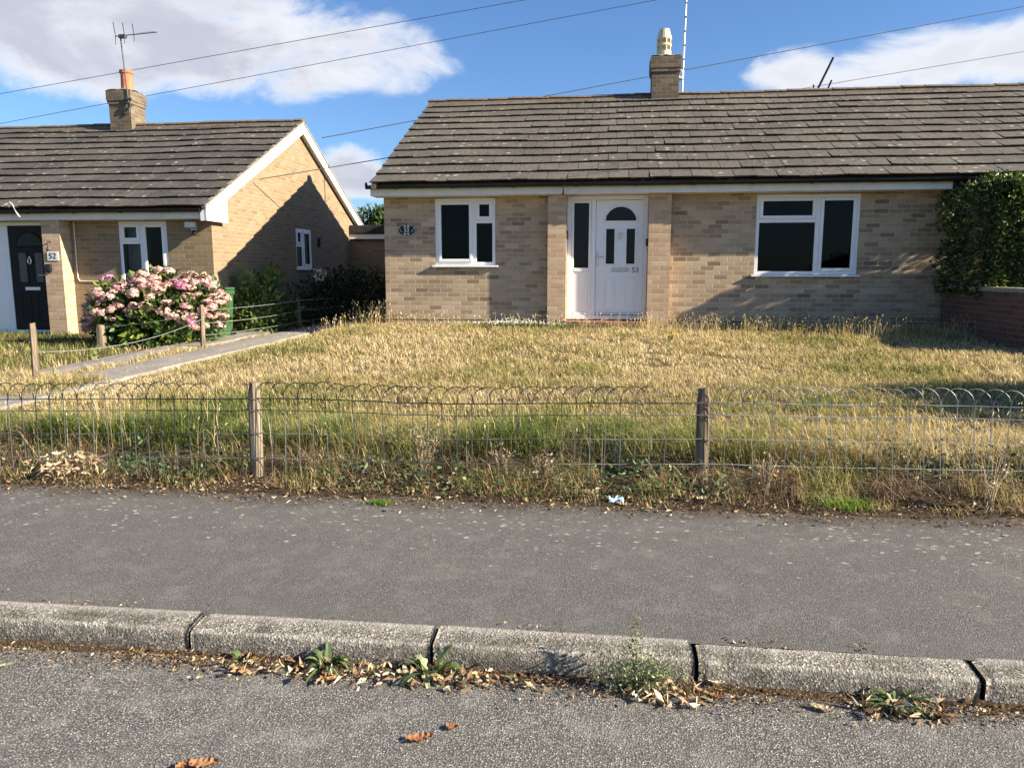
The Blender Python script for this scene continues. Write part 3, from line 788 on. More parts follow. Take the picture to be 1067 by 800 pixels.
p = MB(); p.rbox(.11, .40, yd+.008, yd+.019, 1.475, 1.545, .006); p.rbox(.135, .375, yd-.001, yd+.009, 1.487, 1.533, .004); p.build('letterbox', 'alu', do)
p = MB(); p.tube([(.25, yd+.018, 2.12), (.25, yd-.01, 2.12)], .022, 10); p.tube([(.25+.03*math.sin(a), yd-.012, 2.06+.05*math.cos(a)) for a in np.linspace(0, 2*math.pi, 13)], .007, 6); p.build('knocker', 'chrome', do)
text_mesh('door_number', '53', .125, (.505, yd+.016, 1.505), 'number_grey', do, .003)
p = MB(); p.rbox(-.16, .62, yd-.03, yd+.018, .757, .79, .004); p.build('weather_bar', 'alu', do)
st = MB(); st.box(-.655, .705, 12.60, YF+.09, .35, .655); st.build('doorstep', 'brickstep', H)
p = MB(); p.rbox(-.672, -.653, 12.74, 12.775, 2.0, 2.12, .004)
p.rbox(-.649, -.622, 12.76, 12.80, 2.02, 2.16, .005); p.build('doorbell', 'black_plastic', H)
p = MB(); p.rbox(.662, .700, 12.75, 12.80, 1.90, 2.02, .006); p.build('porch_fitting', 'black_plastic', H)
# chimney 53
ch = chimney(H, 1.19, 17.0, .56, .56, 4.75, 5.93, 'brickchim')
p = MB(); xc, yc = 1.16, 17.0
p.lathe([(.12, 5.94), (.155, 5.97), (.155, 6.02), (.15, 6.10)], xc, yc, 20)
for za, zb in ((6.10, 6.19), (6.24, 6.33)):
    for k in range(8):
        a = k*math.pi/4+.2; dx, dy = math.cos(a), math.sin(a)
        p.tube([(xc+dx*.135, yc+dy*.135, za), (xc+dx*.135, yc+dy*.135, zb)], .024, 6)
p.lathe([(.07, 6.08), (.07, 6.36)], xc, yc, 12)
p.lathe([(.155, 6.19), (.165, 6.20), (.155, 6.24)], xc, yc, 20)
p.lathe([(.155, 6.33), (.16, 6.345), (.15, 6.38), (.115, 6.50), (.105, 6.54), (.08, 6.54)], xc, yc, 20)
p.build('chimney_pot', 'buffpot', ch)

# ---- house 52
DZ = -.34
H2 = thing('brick_bungalow', 'golden brick bungalow with black front door and white barge boards on its sunlit gable', 'bungalow', (-9.5, 12.9, .33))
X2L, X2R = -19.5, -7.0
V1 = (-8.80, -7.86, 1.20, 2.385); D2 = (-11.6, -10.12, .30, 2.40); GW = (16.62, 17.55, 1.56, 2.48)
b = MB(); wall_holes(b, X2L, X2R, .05, 2.40, YF, [V1, D2])
gable_wall(b, X2R, .05, 2.52, zr+DZ, GW); gable_wall(b, X2L, .05, 2.52, zr+DZ)
b.quad_uv([(X2R, YB, .05), (X2L, YB, .05), (X2L, YB, 2.52), (X2R, YB, 2.52)], 0)
b.quad_uv([(X2L, YF, 2.40), (X2R, YF, 2.40), (X2R, YF, 2.52), (X2L, YF, 2.52)], 0)
b.build('wall', 'brick52', H2)
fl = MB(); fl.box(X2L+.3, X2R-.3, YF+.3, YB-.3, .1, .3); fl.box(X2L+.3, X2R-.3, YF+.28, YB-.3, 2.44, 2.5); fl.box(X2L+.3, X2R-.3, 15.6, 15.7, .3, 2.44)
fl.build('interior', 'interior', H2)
ro = roof_mesh(-19.6, -6.86, DZ, 12, .33, 8).build('roof', 'tile52', H2)
ridge_mesh(-19.6, -6.86, DZ, 9).build('ridge_tiles', 'ridge', ro)
b = MB(); b.rbox(-19.5, -6.97, 12.60, 12.622, 2.40, 2.56, .003); b.box(-19.5, -6.97, 12.624, YF-.002, 2.401, 2.413); b.build('fascia', 'fascia', H2)
gutter_mesh(-19.5, -6.98, DZ).build('gutter', 'black_plastic', H2)
# barge boards with boxed ends, gable facing +x
for s in (1, -1):
    b = MB(); ye = YR-s*4.46
    P = [(ye, 2.60), (YR, 4.826), (YR, 4.60), (YR-s*3.72, 2.78), (YR-s*3.72, 2.36), (ye, 2.36)]
    for xx in (-6.875, -6.90):
        q = [(xx, p[0], p[1]) for p in P]; b.face(q if s > 0 else q[::-1])
    for i in range(6):
        a, c = P[i], P[(i+1) % 6]; b.face([(-6.875, *a), (-6.90, *a), (-6.90, *c), (-6.875, *c)])
    # soffit behind the board
    b.face([(-6.90, YR, 4.64), (-7.0, YR, 4.64), (-7.0, YR-s*3.75, 2.80), (-6.90, YR-s*3.75, 2.80)])
    b.face([(-6.90, YR-s*3.75, 2.375), (-6.99, YR-s*3.75, 2.375), (-6.99, ye+s*.01, 2.375), (-6.90, ye+s*.01, 2.375)])
    b.face([(-6.90, ye+s*.005, 2.36), (-7.0, ye+s*.005, 2.36), (-7.0, ye+s*.005, 2.6), (-6.90, ye+s*.005, 2.6)])
    b.build('barge_board', 'white_barge', H2)
# mortar verge bedding
for s in (1, -1):
    b = MB(); P = [(YR-s*4.52, 2.58), (YR, 4.835), (YR, 4.87), (YR-s*4.52, 2.618)]
    q = [(-6.853, *p) for p in P]; q2 = [(-6.93, *p) for p in P]
    b.face(q if s > 0 else q[::-1])
    for i in range(4): b.face([q[i], q2[i], q2[(i+1) % 4], q[(i+1) % 4]])
    b.build('verge', 'mortar', H2)
p = MB(); p.box(-10.10, -9.75, 12.62, YF-.001, .1, 2.399); p.build('porch_pier', 'brickpier', H2)
build_window(H2, *V1, [('bar', -8.40, -8.33, 1.255, 2.33), ('bar', -8.745, -8.40, 1.98, 2.04), ('sash', -8.745, -8.40, 2.04, 2.33), ('pane', -8.745, -8.40, 1.255, 1.98), ('sash', -8.33, -7.915, 1.255, 2.33)])
cu = MB(); n = 24
for i in range(n):
    xa, xb = -8.78+.42*i/n, -8.78+.42*(i+1)/n
    ya, yb = 13.12+.02*math.sin(i*1.9), 13.12+.02*math.sin((i+1)*1.9)
    cu.face([(xa, ya, 1.15), (xb, yb, 1.15), (xb, yb, 2.38), (xa, ya, 2.38)])
cu.build('curtain', 'curtain', H2)
build_window(H2, GW[0], GW[1], GW[2], GW[3], [('bar', 16.98, 17.05, 1.615, 2.425), ('bar', 16.675, 16.98, 2.06, 2.115), ('sash', 16.675, 16.98, 2.115, 2.425), ('pane', 16.675, 16.98, 1.615, 2.06), ('sash', 17.05, 17.495, 1.615, 2.425)], axis='y', y=X2R)
fr = MB(); frame_rect(fr, -11.598, -10.122, .33, 2.395, YF+.01, YF+.09, .07); fr.rbox(-11.10, -11.03, YF+.012, YF+.088, .40, 2.325, .006); fr.rbox(-11.528, -11.10, YF+.03, YF+.06, .40, 2.325, .006)
fr.build('door_frame', 'upvc', H2)
d = MB(); yd2 = YF+.02; d.rbox(-11.028, -10.195, yd2, yd2+.05, .405, 2.322, .006)
cx2 = -10.61
for xa, xb in ((cx2-.27, cx2-.06), (cx2+.06, cx2+.27)):
    mould(d, xa, xb, .55, 1.10, yd2, .022, .008); mould(d, xa, xb, 1.26, 1.86, yd2, .026, .010)
arc = [(cx2+.27*math.cos(a), 1.94+.26*math.sin(a)) for a in np.linspace(0, math.pi, 21)]
d.tube([(x_, yd2-.002, z_) for x_, z_ in arc], .014, 6); d.tube([(cx2-.28, yd2-.002, 1.94), (cx2+.28, yd2-.002, 1.94)], .014, 6)
do2 = d.build('front_door', 'black_door', H2)
M['frost'] = plain('frosted_dark_glass', (.085, .082, .075), .35, .3, 0, .2, 40)
for xa, xb in ((cx2-.24, cx2-.09), (cx2+.09, cx2+.24)):
    p = MB(); p.rbox(xa, xb, yd2-.007, yd2-.001, 1.29, 1.83, .002); p.build('pane', 'frost', do2)
p = MB(); ap = [(cx2+.25*math.cos(a), 1.957+.228*math.sin(a)) for a in np.linspace(0, math.pi, 21)]
p.face([(x_, yd2-.006, z_) for x_, z_ in ap]); p.build('pane', 'rain', do2)
p = MB(); p.rbox(cx2-.15, cx2+.15, yd2-.014, yd2-.001, 1.14, 1.20, .005); p.build('letterbox', 'white_sign', do2)
p = MB(); p.tube([(cx2, yd2, 1.74), (cx2, yd2-.03, 1.74)], .022, 10); p.tube([(cx2+.032*math.sin(a), yd2-.032, 1.68+.055*math.cos(a)) for a in np.linspace(0, 2*math.pi, 13)], .010, 6); p.build('knocker', 'chrome', do2)
p = MB(); p.rbox(-10.30, -10.255, yd2-.012, yd2-.001, 1.25, 1.5, .004); p.tube([(-10.28, yd2-.01, 1.42), (-10.28, yd2-.06, 1.42), (-10.42, yd2-.065, 1.415)], .012, 8); p.build('handle', 'chrome', do2)
st = MB(); st.box(-11.75, -10.11, 12.55, YF+.1, .1, .325); st.build('doorstep', 'path', H2)
p = MB(); p.rbox(-10.06, -9.95, 12.57, 12.618, 1.47, 1.62, .012); p.rbox(-10.04, -9.97, 12.562, 12.572, 1.50, 1.58, .006); p.build('key_safe', 'black_plastic', H2)
p = MB(); p.tube([(-9.93, 12.62, 2.02), (-9.93, 12.55, 2.04), (-9.90, 12.5, 2.0), (-9.89, 12.5, 1.92)], .012, 7); p.lathe([(.035, 1.84), (.045, 1.88), (.02, 1.94)], -9.89, 12.5, 10); p.build('porch_fitting', 'rust_metal', H2)  # dark hook added for a small shadow-like mark on the pier; no lamp
p = MB(); p.tube([(-9.66, YF-.012, 2.38), (-9.66, YF-.012, 1.36), (-9.62, YF-.012, 1.31), (-9.0, YF-.012, 1.30), (-8.85, YF-.012, 1.30)], .009, 6); p.build('cable', 'fascia', H2)
p = MB(); p.tube([(-10.55, 12.44, 2.62), (-10.50, 12.42, 2.70), (-10.47, 12.44, 2.66), (-10.45, 12.47, 2.56), (-10.40, 12.5, 2.45)], .013, 7); p.build('drip_pipe', 'alu', H2)
p = MB(); p.rbox(-6.998, -6.93, 17.93, 18.03, 2.10, 2.32, .01); p.build('meter_lamp', 'black_plastic', H2)
ch2 = chimney(H2, -11.14, 17.0, .53, .56, 4.4, 5.60, 'brickchim')
p = MB(); p.lathe([(.15, 5.60), (.135, 5.64), (.125, 6.0), (.13, 6.02), (.15, 6.03), (.15, 6.09), (.125, 6.10), (.11, 6.10)], -11.10, 17.0, 20); p.build('chimney_pot', 'terracotta', ch2)

# ---- things fixed to the houses
sg = thing('house_sign', 'black oval house number plaque with white border marks beside the small window', 'sign', (-3.42, 12.9, 2.19))
p = MB(); n = 32
E0 = [(-3.42+.165*math.cos(2*math.pi*k/n), 2.19+.105*math.sin(2*math.pi*k/n)) for k in range(n)]
p.face([(x_, 12.884, z_) for x_, z_ in E0][::-1])
for (xa, za), (xb, zb) in zip(E0, E0[1:]+E0[:1]): p.face([(xa, 12.884, za), (xb, 12.884, zb), (xb, 12.899, zb), (xa, 12.899, za)])
p.build('plate', 'black_plastic', sg)
p = MB(); p.tube([(x_-(x_+3.42)*.06, 12.882, z_-(z_-2.19)*.06) for x_, z_ in E0+E0[:1]], .0035, 5)
for dx in (-.03, .03):
    for dz_ in (.062, -.062): p.rbox(-3.42+dx-.018, -3.42+dx+.018, 12.878, 12.8835, 2.19+dz_-.013, 2.19+dz_+.013, .002)
for s in (-1, 1):
    for k in range(4): p.tube([(-3.42+s*(.085+.013*k), 12.881, 2.19+(-.03+.02*k)*1.), (-3.42+s*(.10+.012*k), 12.881, 2.20+(-.03+.02*k))], .004, 5)
p.build('border', 'white_sign', sg)
text_mesh('number', '53', .095, (-3.42, 12.881, 2.19), 'white_sign', sg, .002)
sg = thing('house_sign', 'white rectangular number 52 plate on the brick pier by the black door', 'sign', (-9.90, 12.62, 1.72))
p = MB(); p.rbox(-10.02, -9.80, 12.606, 12.618, 1.68, 1.84, .003); p.build('plate', 'white_sign', sg)
text_mesh('number', '52', .15, (-9.91, 12.603, 1.76), 'number_black', sg, .002)

sec = thing('security_light', 'grey twin security floodlight under the eaves beside the sunlit gable', 'light', (-7.32, 12.9, 2.25))
p = MB(); p.rbox(-7.37, -7.27, 12.85, 12.898, 2.20, 2.30, .008); p.build('back_plate', 'alu', sec)
p = MB(); p.rbox(-7.43, -7.22, 12.74, 12.85, 2.25, 2.36, .015); p.build('lamp_head', 'alu', sec)
p = MB(); p.lathe([(.02, 2.12), (.04, 2.14), (.045, 2.19), (.03, 2.21)], -7.28, 12.80, 12); p.build('sensor', 'black_plastic', sec)

# aerials
ae = thing('tv_aerial', 'yagi television aerial on thin leaning mast beside the orange chimney pot', 'aerial', (-10.9, 16.72, 5.2))
p = MB(); p.tube([(-10.88, 16.68, 5.1), (-10.90, 16.68, 5.6), (-10.97, 16.68, 6.74)], .016, 6); p.build('mast', 'rust_metal', ae)
p = MB(); p.tube([(-11.06, 16.62, 6.735), (-10.12, 16.75, 6.83)], .011, 6); p.rbox(-10.99, -10.82, 16.62, 16.70, 6.70, 6.78, .01); p.build('boom', 'rust_metal', ae)
p = MB()
for k, xx in enumerate((-11.05, -10.83, -10.60)):
    p.tube([(xx-.01, 16.64, 6.74), (xx+.10, 16.42, 6.98-.03*k)], .0085, 5); p.tube([(xx-.01, 16.64, 6.74), (xx+.12, 16.42, 6.50+.02*k)], .0085, 5)
for k in range(6):
    xx = -10.52+.065*k; p.tube([(xx, 16.64, 6.79+.006*k), (xx+.02, 16.76, 6.80+.006*k)], .006, 5)
p.build('elements', 'rust_metal', ae)
p = MB(); p.tube([(-10.88+.05*math.cos(a), 16.66, 5.26+.06*math.sin(a)) for a in np.linspace(0, 2*math.pi, 11)], .012, 5); p.rbox(-10.95, -10.80, 16.66, 16.70, 5.22, 5.26, .004); p.rbox(-10.95, -10.80, 16.66, 16.70, 5.38, 5.42, .004); p.build('bracket', 'rust_metal', ae)

ms = thing('aerial_mast', 'tall pale metal mast strapped beside the cream chimney pot', 'mast', (1.60, 17.0, 4.95))
p = MB(); p.tube([(1.555, 16.95, 5.02), (1.57, 16.95, 6.2), (1.60, 16.95, 8.4)], .024, 8); p.build('pole', 'alu', ms)
for k in range(7): MB().tube([(1.572+.012*k*.4, 16.95, 5.9+.28*k), (1.574+.012*k*.4, 16.95, 5.93+.28*k)], .029, 8).build('cable_tie', 'rust_metal', ms)
for z_ in (5.50, 5.72): MB().rbox(1.47, 1.60, 16.93, 16.96, z_, z_+.025, .004).build('bracket', 'rust_metal', ms)
p = MB(); p.tube([(1.505+.045*math.cos(a), 16.84, 5.60+.08*math.sin(a)) for a in np.linspace(0, 2*math.pi, 13)], .016, 6); p.build('cable_coil', 'white_sign', ms)
ab = thing('tv_aerial', 'dark aerial rods poking up behind the long ridge', 'aerial', (4.75, 18.2, 4.7))
p = MB(); p.tube([(4.66, 18.2, 4.55), (4.70, 18.2, 5.05)], .02, 7); p.build('mast', 'rust_metal', ab)
p = MB(); p.tube([(4.50, 18.2, 5.2), (4.94, 18.2, 6.18)], .025, 6); p.tube([(4.74, 18.2, 5.2), (4.93, 18.2, 5.70)], .020, 6); p.tube([(4.56, 18.2, 5.1), (4.55, 18.2, 5.62)], .016, 6); p.tube([(4.4, 18.2, 5.12), (5.0, 18.2, 5.2)], .014, 6)
p.build('elements', 'black_plastic', ab)

# overhead cables
def unp(px, py, Y):
    a, e = pxdir(px, py); d = Vector((math.sin(a)*math.cos(e), math.cos(a)*math.cos(e), math.sin(e))); t = Y/d.y
    return Vector((0, 0, 1.45))+d*t
def cable(p0, p1, ext0, ext1, label, rad=.0095, sag=.0):
    d = p1-p0; a = p0-d*ext0; c = p1+d*ext1; n = 30
    b = MB(); b.tube([a.lerp(c, i/n)-Vector((0, 0, sag*4*(i/n)*(1-i/n))) for i in range(n+1)], rad, 5)
    return setp(b.build('overhead_cable', 'cable'), label, 'cable', 'overhead cables against the sky')
cable(unp(0, 98, 24), unp(548, 0, 24), .6, 1.5, 'upper of the two long overhead cables crossing the cloud above the orange chimney pot')
cable(unp(0, 129, 25), unp(685, 0, 25), .6, 1.2, 'lower of the two long overhead cables, passing behind the orange chimney pot stack')
cable(Vector((-6.9, 18.2, unp(333, 144, 18.2).z)), unp(1067, 7, 23), 0, .6, 'overhead cable running from behind the gable to just above the cream chimney pot stack')
cable(Vector((-6.86, 14.6, unp(268, 187, 14.6).z)), unp(1067, 54, 26), 0, .5, 'overhead cable crossing the face of the sunlit gable and rising behind the long ridge', .009)

# outbuilding in the gap
ob = thing('flat_roofed_outbuilding', 'low brick outbuilding with black flat roof at the end of the side gap', 'outbuilding', (-6.5, 20.5, .35))
p = MB(); p.box(-6.998, -6.05, 20.38, 23.0, .1, 2.38); p.build('wall', 'brick52', ob)
p = MB(); p.rbox(-6.99, -5.95, 20.28, 23.1, 2.385, 2.52, .004); p.build('fascia', 'white_barge', ob)
p = MB(); p.rbox(-6.985, -5.90, 20.24, 23.15, 2.523, 2.76, .02); p.build('flat_roof', 'lead', ob)

# boundary brick wall and hedge on the right
bw = thing('garden_wall', 'low dark red brick garden wall under the tall hedge', 'wall', (5.42, 9, .4))
p = MB(); p.box(5.32, 5.535, 9.9, 12.72, .1, 1.20); p.build('wall', 'brickred', bw)
p = MB()
yy = 9.88
while yy < 12.7:
    p.rbox(5.30, 5.555, yy, min(yy+.60, 12.74)-.006, 1.203, 1.262+random.uniform(-.003, .003), .008); yy += .60
p.build('coping', 'mortar', bw)

# ------------------------------------------------------------------ vegetation
def ell_points(c, rad, n, shell=.35, lump=.18, seed=0, zmin=None):
    u = rng.normal(0, 1, (n, 3)); u /= np.linalg.norm(u, axis=1)[:, None]
    lm = np.array([mnoise.noise(Vector((a[0]*2.3+seed, a[1]*2.3, a[2]*2.3)))+.5*mnoise.noise(Vector((a[0]*5+seed, a[1]*5, a[2]*5))) for a in u])
    r = (1-shell*rng.random(n)**1.3)*(1+lump*lm)
    P = np.array(c)+u*r[:, None]*np.array(rad)
    if zmin is not None: k = P[:, 2] > zmin; P, u = P[k], u[k]
    return P, u

def leafy(ells, n, L, seed=0, zmin=None, shell=.4, lump=.2, rmean=.5, up=.3, wr=.55):
    gs = []; tot = sum(e[1][0]*e[1][2]+e[1][0]*e[1][1] for e in ells)
    for i, (c, rad) in enumerate(ells):
        k = int(n*(rad[0]*rad[2]+rad[0]*rad[1])/tot)
        P, u = ell_points(c, rad, k, shell, lump, seed+i*7, zmin)
        D = u+rng.normal(0, .7, u.shape); D[:, 2] += up
        ln = L*(.6+.8*rng.random(len(P)))
        clump = np.array([mnoise.noise(Vector((p[0]*3+seed, p[1]*3, p[2]*3))) for p in P])
        r = np.clip(rmean+rng.normal(0, .2, len(P))+clump*.35, 0, 1)
        gs.append(leaves_geo(P, D, ln, ln*wr, r))
    return merge(gs)

def stems(base, tips, r0, name, mat, parent, r=.4):
    b = MB()
    for t in tips:
        m = (Vector(base)+Vector(t))/2+Vector((random.uniform(-.08, .08), random.uniform(-.08, .08), random.uniform(0, .1)))
        b.tube([base, m, t], [r0, r0*.7, r0*.35], 5, r)
    return b.build(name, mat, parent)

# hedge: boxy clipped bush behind the wall
hd = thing('hedge', 'tall dense glossy dark green hedge rising above the red garden wall', 'hedge', (6.6, 12.1, .5))
def hedge_points(n):
    x0, x1, y0, y1, z0, z1 = 5.17, 9.2, 11.35, 12.8, 1.12, 2.84
    A = [(y1-y0)*(z1-z0), (x1-x0)*(z1-z0)*1.3, (x1-x0)*(y1-y0)]
    P = []; U = []
    for f, a in zip(range(3), A):
        k = int(n*a/sum(A)); q = rng.random((k, 3)); dp = rng.random(k)**1.6*.30
        p = np.stack([x0+q[:, 0]*(x1-x0), y0+q[:, 1]*(y1-y0), z0+q[:, 2]*(z1-z0)], 1); u = np.zeros((k, 3))
        if f == 0: p[:, 0] = x0+dp; u[:, 0] = -1
        if f == 1: p[:, 1] = y0+dp; u[:, 1] = -1
        if f == 2: p[:, 2] = z1-dp; u[:, 2] = 1
        P.append(p); U.append(u)
    P = np.concatenate(P); U = np.concatenate(U)
    # round the corners and add lumps
    ins_z = np.clip((P[:, 2]-(z1-.5))/.5, 0, 1); ins_x = np.clip(((x0+.6)-P[:, 0])/.6, 0, 1); ins_y = np.clip(((y0+.45)-P[:, 1])/.45, 0, 1)
    P[:, 2] -= .12*ins_x**2*ins_z+.16*ins_y**2*ins_z
    P[:, 0] += .16*ins_z**2*ins_x+.26*ins_y**2*ins_x
    P[:, 1] += .18*ins_z**2*ins_y
    lm = np.array([mnoise.noise(Vector(p*1.7))*.13+mnoise.noise(Vector(p*4.5))*.07 for p in P])
    P += U*lm[:, None]
    return P, U
P, U = hedge_points(20000)
D = U+rng.normal(0, .65, U.shape); D[:, 2] += .35
ln = .065*(.6+.8*rng.random(len(P)))
cl = np.array([mnoise.noise(Vector(p*3.2)) for p in P])
npmesh('foliage', *leaves_geo(P, D, ln, ln*.58, np.clip(.60+rng.normal(0, .25, len(P))+cl*.3, 0, 1), .15), 'hedge', hd)
b = MB()
for k in range(26):
    xx = random.uniform(5.7, 8.9); y_ = random.uniform(11.75, 12.5)
    b.tube([(xx, y_, .4), (xx+random.uniform(-.1, .1), y_, 1.3), (xx+random.uniform(-.3, .3), y_+random.uniform(-.25, .25), 2.5)], [.03, .022, .008], 6)
b.build('branches', 'wood', hd)
b = MB(); b.rbox(5.75, 9.0, 11.78, 12.6, .7, 2.45, .2); b.build('solid_core', 'shrub_dark', hd)  # solid dark core filling the hedge behind its leaves

# neighbour's shrub beyond the right edge (casts the shade on the lawn)
sh = thing('garden_shrub', 'rounded dark shrub beyond the right edge, between the red wall and the pavement', 'shrub', (6.2, 6.4, .4))
npmesh('foliage', *leafy([((5.95, 6.6, 1.15), (.85, .75, .8)), ((5.75, 5.95, 1.05), (.8, .75, .72)), ((6.6, 6.8, 1.1), (.7, .7, .75)), ((5.9, 6.2, .8), (.7, .6, .55))], 11000, .085, 3), 'hedge', sh)
b = MB(); b.lathe([(.35, .6), (.6, 1.0), (.55, 1.45), (.15, 1.75)], 5.95, 6.3, 9, .05); b.build('solid_core', 'shrub_dark', sh)  # solid dark core, enlarged so the shrub casts a denser shadow on the lawn
stems((5.6, 6.5, .3), [(5.4, 6.0, 1.1), (5.9, 6.8, 1.4), (5.5, 6.6, 1.6)], .03, 'stems', 'wood', sh)

# shrubs against the gable
s1 = thing('garden_shrub', 'loose leafy light green shrub between the green bin and the leaning fence post', 'shrub', (-6.35, 13.9, .33))
npmesh('foliage', *leafy([((-6.55, 13.6, .75), (.42, .4, .5)), ((-6.75, 14.3, .85), (.38, .4, .6)), ((-6.75, 13.5, 1.2), (.22, .2, .35)), ((-6.72, 14.6, 1.25), (.22, .25, .38)), ((-6.45, 13.6, .5), (.4, .4, .3)), ((-6.6, 14.9, .6), (.36, .4, .4))], 2600, .10, 21, .25, .6, .35, .58, .4, .6), 'shrub', s1)
stems((-6.4, 13.9, .3), [(-6.75, 13.5, 1.45), (-6.72, 14.6, 1.5), (-6.5, 13.7, 1.2), (-6.6, 14.3, 1.2), (-6.3, 13.5, .9)], .014, 'stems', 'stem', s1)
s2 = thing('garden_shrub', 'dark green shady shrub under the gable window beside the side passage', 'shrub', (-6.0, 16.5, .35))
npmesh('foliage', *leafy([((-6.2, 16.2, .8), (.75, .8, .6)), ((-5.6, 17.3, .9), (.8, .9, .65)), ((-6.3, 17.6, 1.0), (.7, .9, .6)), ((-5.1, 17.9, .75), (.7, .8, .55))], 5200, .085, 41, .3, .6, .35, .5), 'shrub_dark', s2)
stems((-6.0, 16.6, .3), [(-6.3, 16.2, 1.2), (-5.6, 17.3, 1.3), (-6.3, 17.6, 1.4), (-5.1, 17.9, 1.1)], .02, 'stems', 'wood', s2)
P, u = ell_points((-6.12, 15.7, 1.42), (.14, .12, .16), 46, .6, .2, 3); npmesh('blossom', *leaves_geo(P, u+rng.normal(0, .5, u.shape), np.full(len(P), .05), np.full(len(P), .045), rng.random(len(P))), 'pet_white', s2)

# hydrangea
hy = thing('hydrangea', 'large hydrangea bush full of faded pink flower heads in front of the black door bungalow', 'shrub', (-7.3, 11.4, .3))
HE = [((-7.68, 11.35, .85), (.58, .5, .50)), ((-7.05, 11.4, .92), (.66, .55, .56)), ((-6.55, 11.5, .85), (.42, .45, .55)), ((-7.98, 11.4, .68), (.34, .4, .34)), ((-7.2, 11.05, .55), (.7, .3, .28))]
npmesh('foliage', *leafy(HE, 3400, .125, 61, .3, .5, .25, .5, .15, .62), 'hydleaf', hy)
stems((-7.3, 11.45, .28), [(-8.0, 11.4, .9), (-7.75, 11.3, 1.2), (-7.4, 11.3, 1.3), (-7.0, 11.4, 1.4), (-6.6, 11.5, 1.25), (-6.4, 11.4, .9), (-7.6, 11.0, .8), (-7.0, 11.0, .7)], .014, 'stems', 'stem', hy)
def head_mesh(mat, nm, seed):
    P, u = ell_points((0, 0, 0), (.082, .082, .062), 85, .18, .12, seed)
    k = u[:, 2] > -.55; P, u = P[k], u[k]; n = len(P)
    t = np.cross(u, rng.normal(0, 1, u.shape)); t /= np.linalg.norm(t, axis=1)[:, None]; bt = np.cross(u, t)
    sz = (.016+.008*rng.random(n))[:, None]
    nn = u*.008
    V = np.stack([P-t*sz, P-bt*sz+nn, P+t*sz, P+bt*sz+nn], 1).reshape(-1, 3); q = np.arange(n)[:, None]*4+np.array([[0, 1, 2, 3]])
    o = npmesh(nm, V, None, q, np.repeat(rng.random(n), 4), mat); me = o.data; bpy.data.objects.remove(o); return me
HM = {k: [head_mesh(k, 'flower_head', i*5+j) for j in range(3)] for i, k in enumerate(('pet_cream', 'pet_pink', 'pet_vivid'))}
pts = []
tries = 0
while len(pts) < 95 and tries < 6000:
    tries += 1
    c, rad = random.choice(HE[:4])
    v = Vector((random.gauss(0, 1), random.gauss(0, 1)-.7, random.gauss(0, 1)+.45)).normalized()
    if v.y > .45 or v.z < -.45: continue
    p_ = Vector((c[0]+v.x*rad[0]*1.03, c[1]+v.y*rad[1]*1.03, c[2]+v.z*rad[2]*1.03))
    if p_.z < .62 and random.random() < .75: continue
    if p_.x < -7.6 and p_.z > 1.25: continue
    if any(((p_.x-e[0][0])/e[1][0])**2+((p_.y-e[0][1])/e[1][1])**2+((p_.z-e[0][2])/e[1][2])**2 < .85 for e in HE[:4]): continue
    if any((p_-q).length < .105 for q in pts): continue
    pts.append(p_)
vivid = [Vector((-7.93, 11.25, 1.38)), Vector((-6.72, 11.1, 1.32)), Vector((-6.55, 11.1, 1.25)), Vector((-6.45, 11.05, .72))]
for p_ in pts+vivid:
    kk = 'pet_vivid' if p_ in vivid else ('pet_pink' if random.random() < .55 else 'pet_cream')
    o = bpy.data.objects.new('flower_head', random.choice(HM[kk])); COL.objects.link(o); o.parent = hy
    o.location = p_-Vector(hy.location); o.rotation_euler = (random.uniform(-.6, .3), random.uniform(-.4, .4), random.uniform(0, 6.28)); s_ = random.uniform(.9, 1.5); o.scale = (s_*random.uniform(.85, 1.25), s_, s_*random.uniform(.6, .95))
    if kk == 'pet_vivid': o['label'] = 'vivid pink flower head'

# far trees seen through the gap
def far_tree(x, y, h, r, label, seed):
    t = thing('tree', label, 'tree', (x, y, .2), 'trees beyond the side gap')
    es = [((x+random.uniform(-.5, .5)*r, y+random.uniform(-.5, .5)*r, h-r*.9+random.uniform(-.5, .55)*r), (r*.62, r*.62, r*.55)) for _ in range(9)]
    npmesh('crown', *leafy(es, 4200, .24, seed, None, .55, .35, .5), 'tree', t)
    b = MB(); b.tube([(x, y, -.1), (x+.05, y, h*.4), (x, y+.1, h*.75)], [.2, .15, .06], 8)
    for k in range(5): a = k*1.26; b.tube([(x+.03, y, h*.35), (x+math.cos(a)*r*.5, y+math.sin(a)*r*.5, h*.75)], [.07, .025], 6)
    b.build('trunk', 'wood', t)
far_tree(-12.1, 40, 4.75, 1.5, 'small rounded green tree seen just left of the eaves in the gap', 5)
far_tree(-15.2, 43, 4.3, 1.4, 'small tree hidden behind the sunlit gable roof', 6)

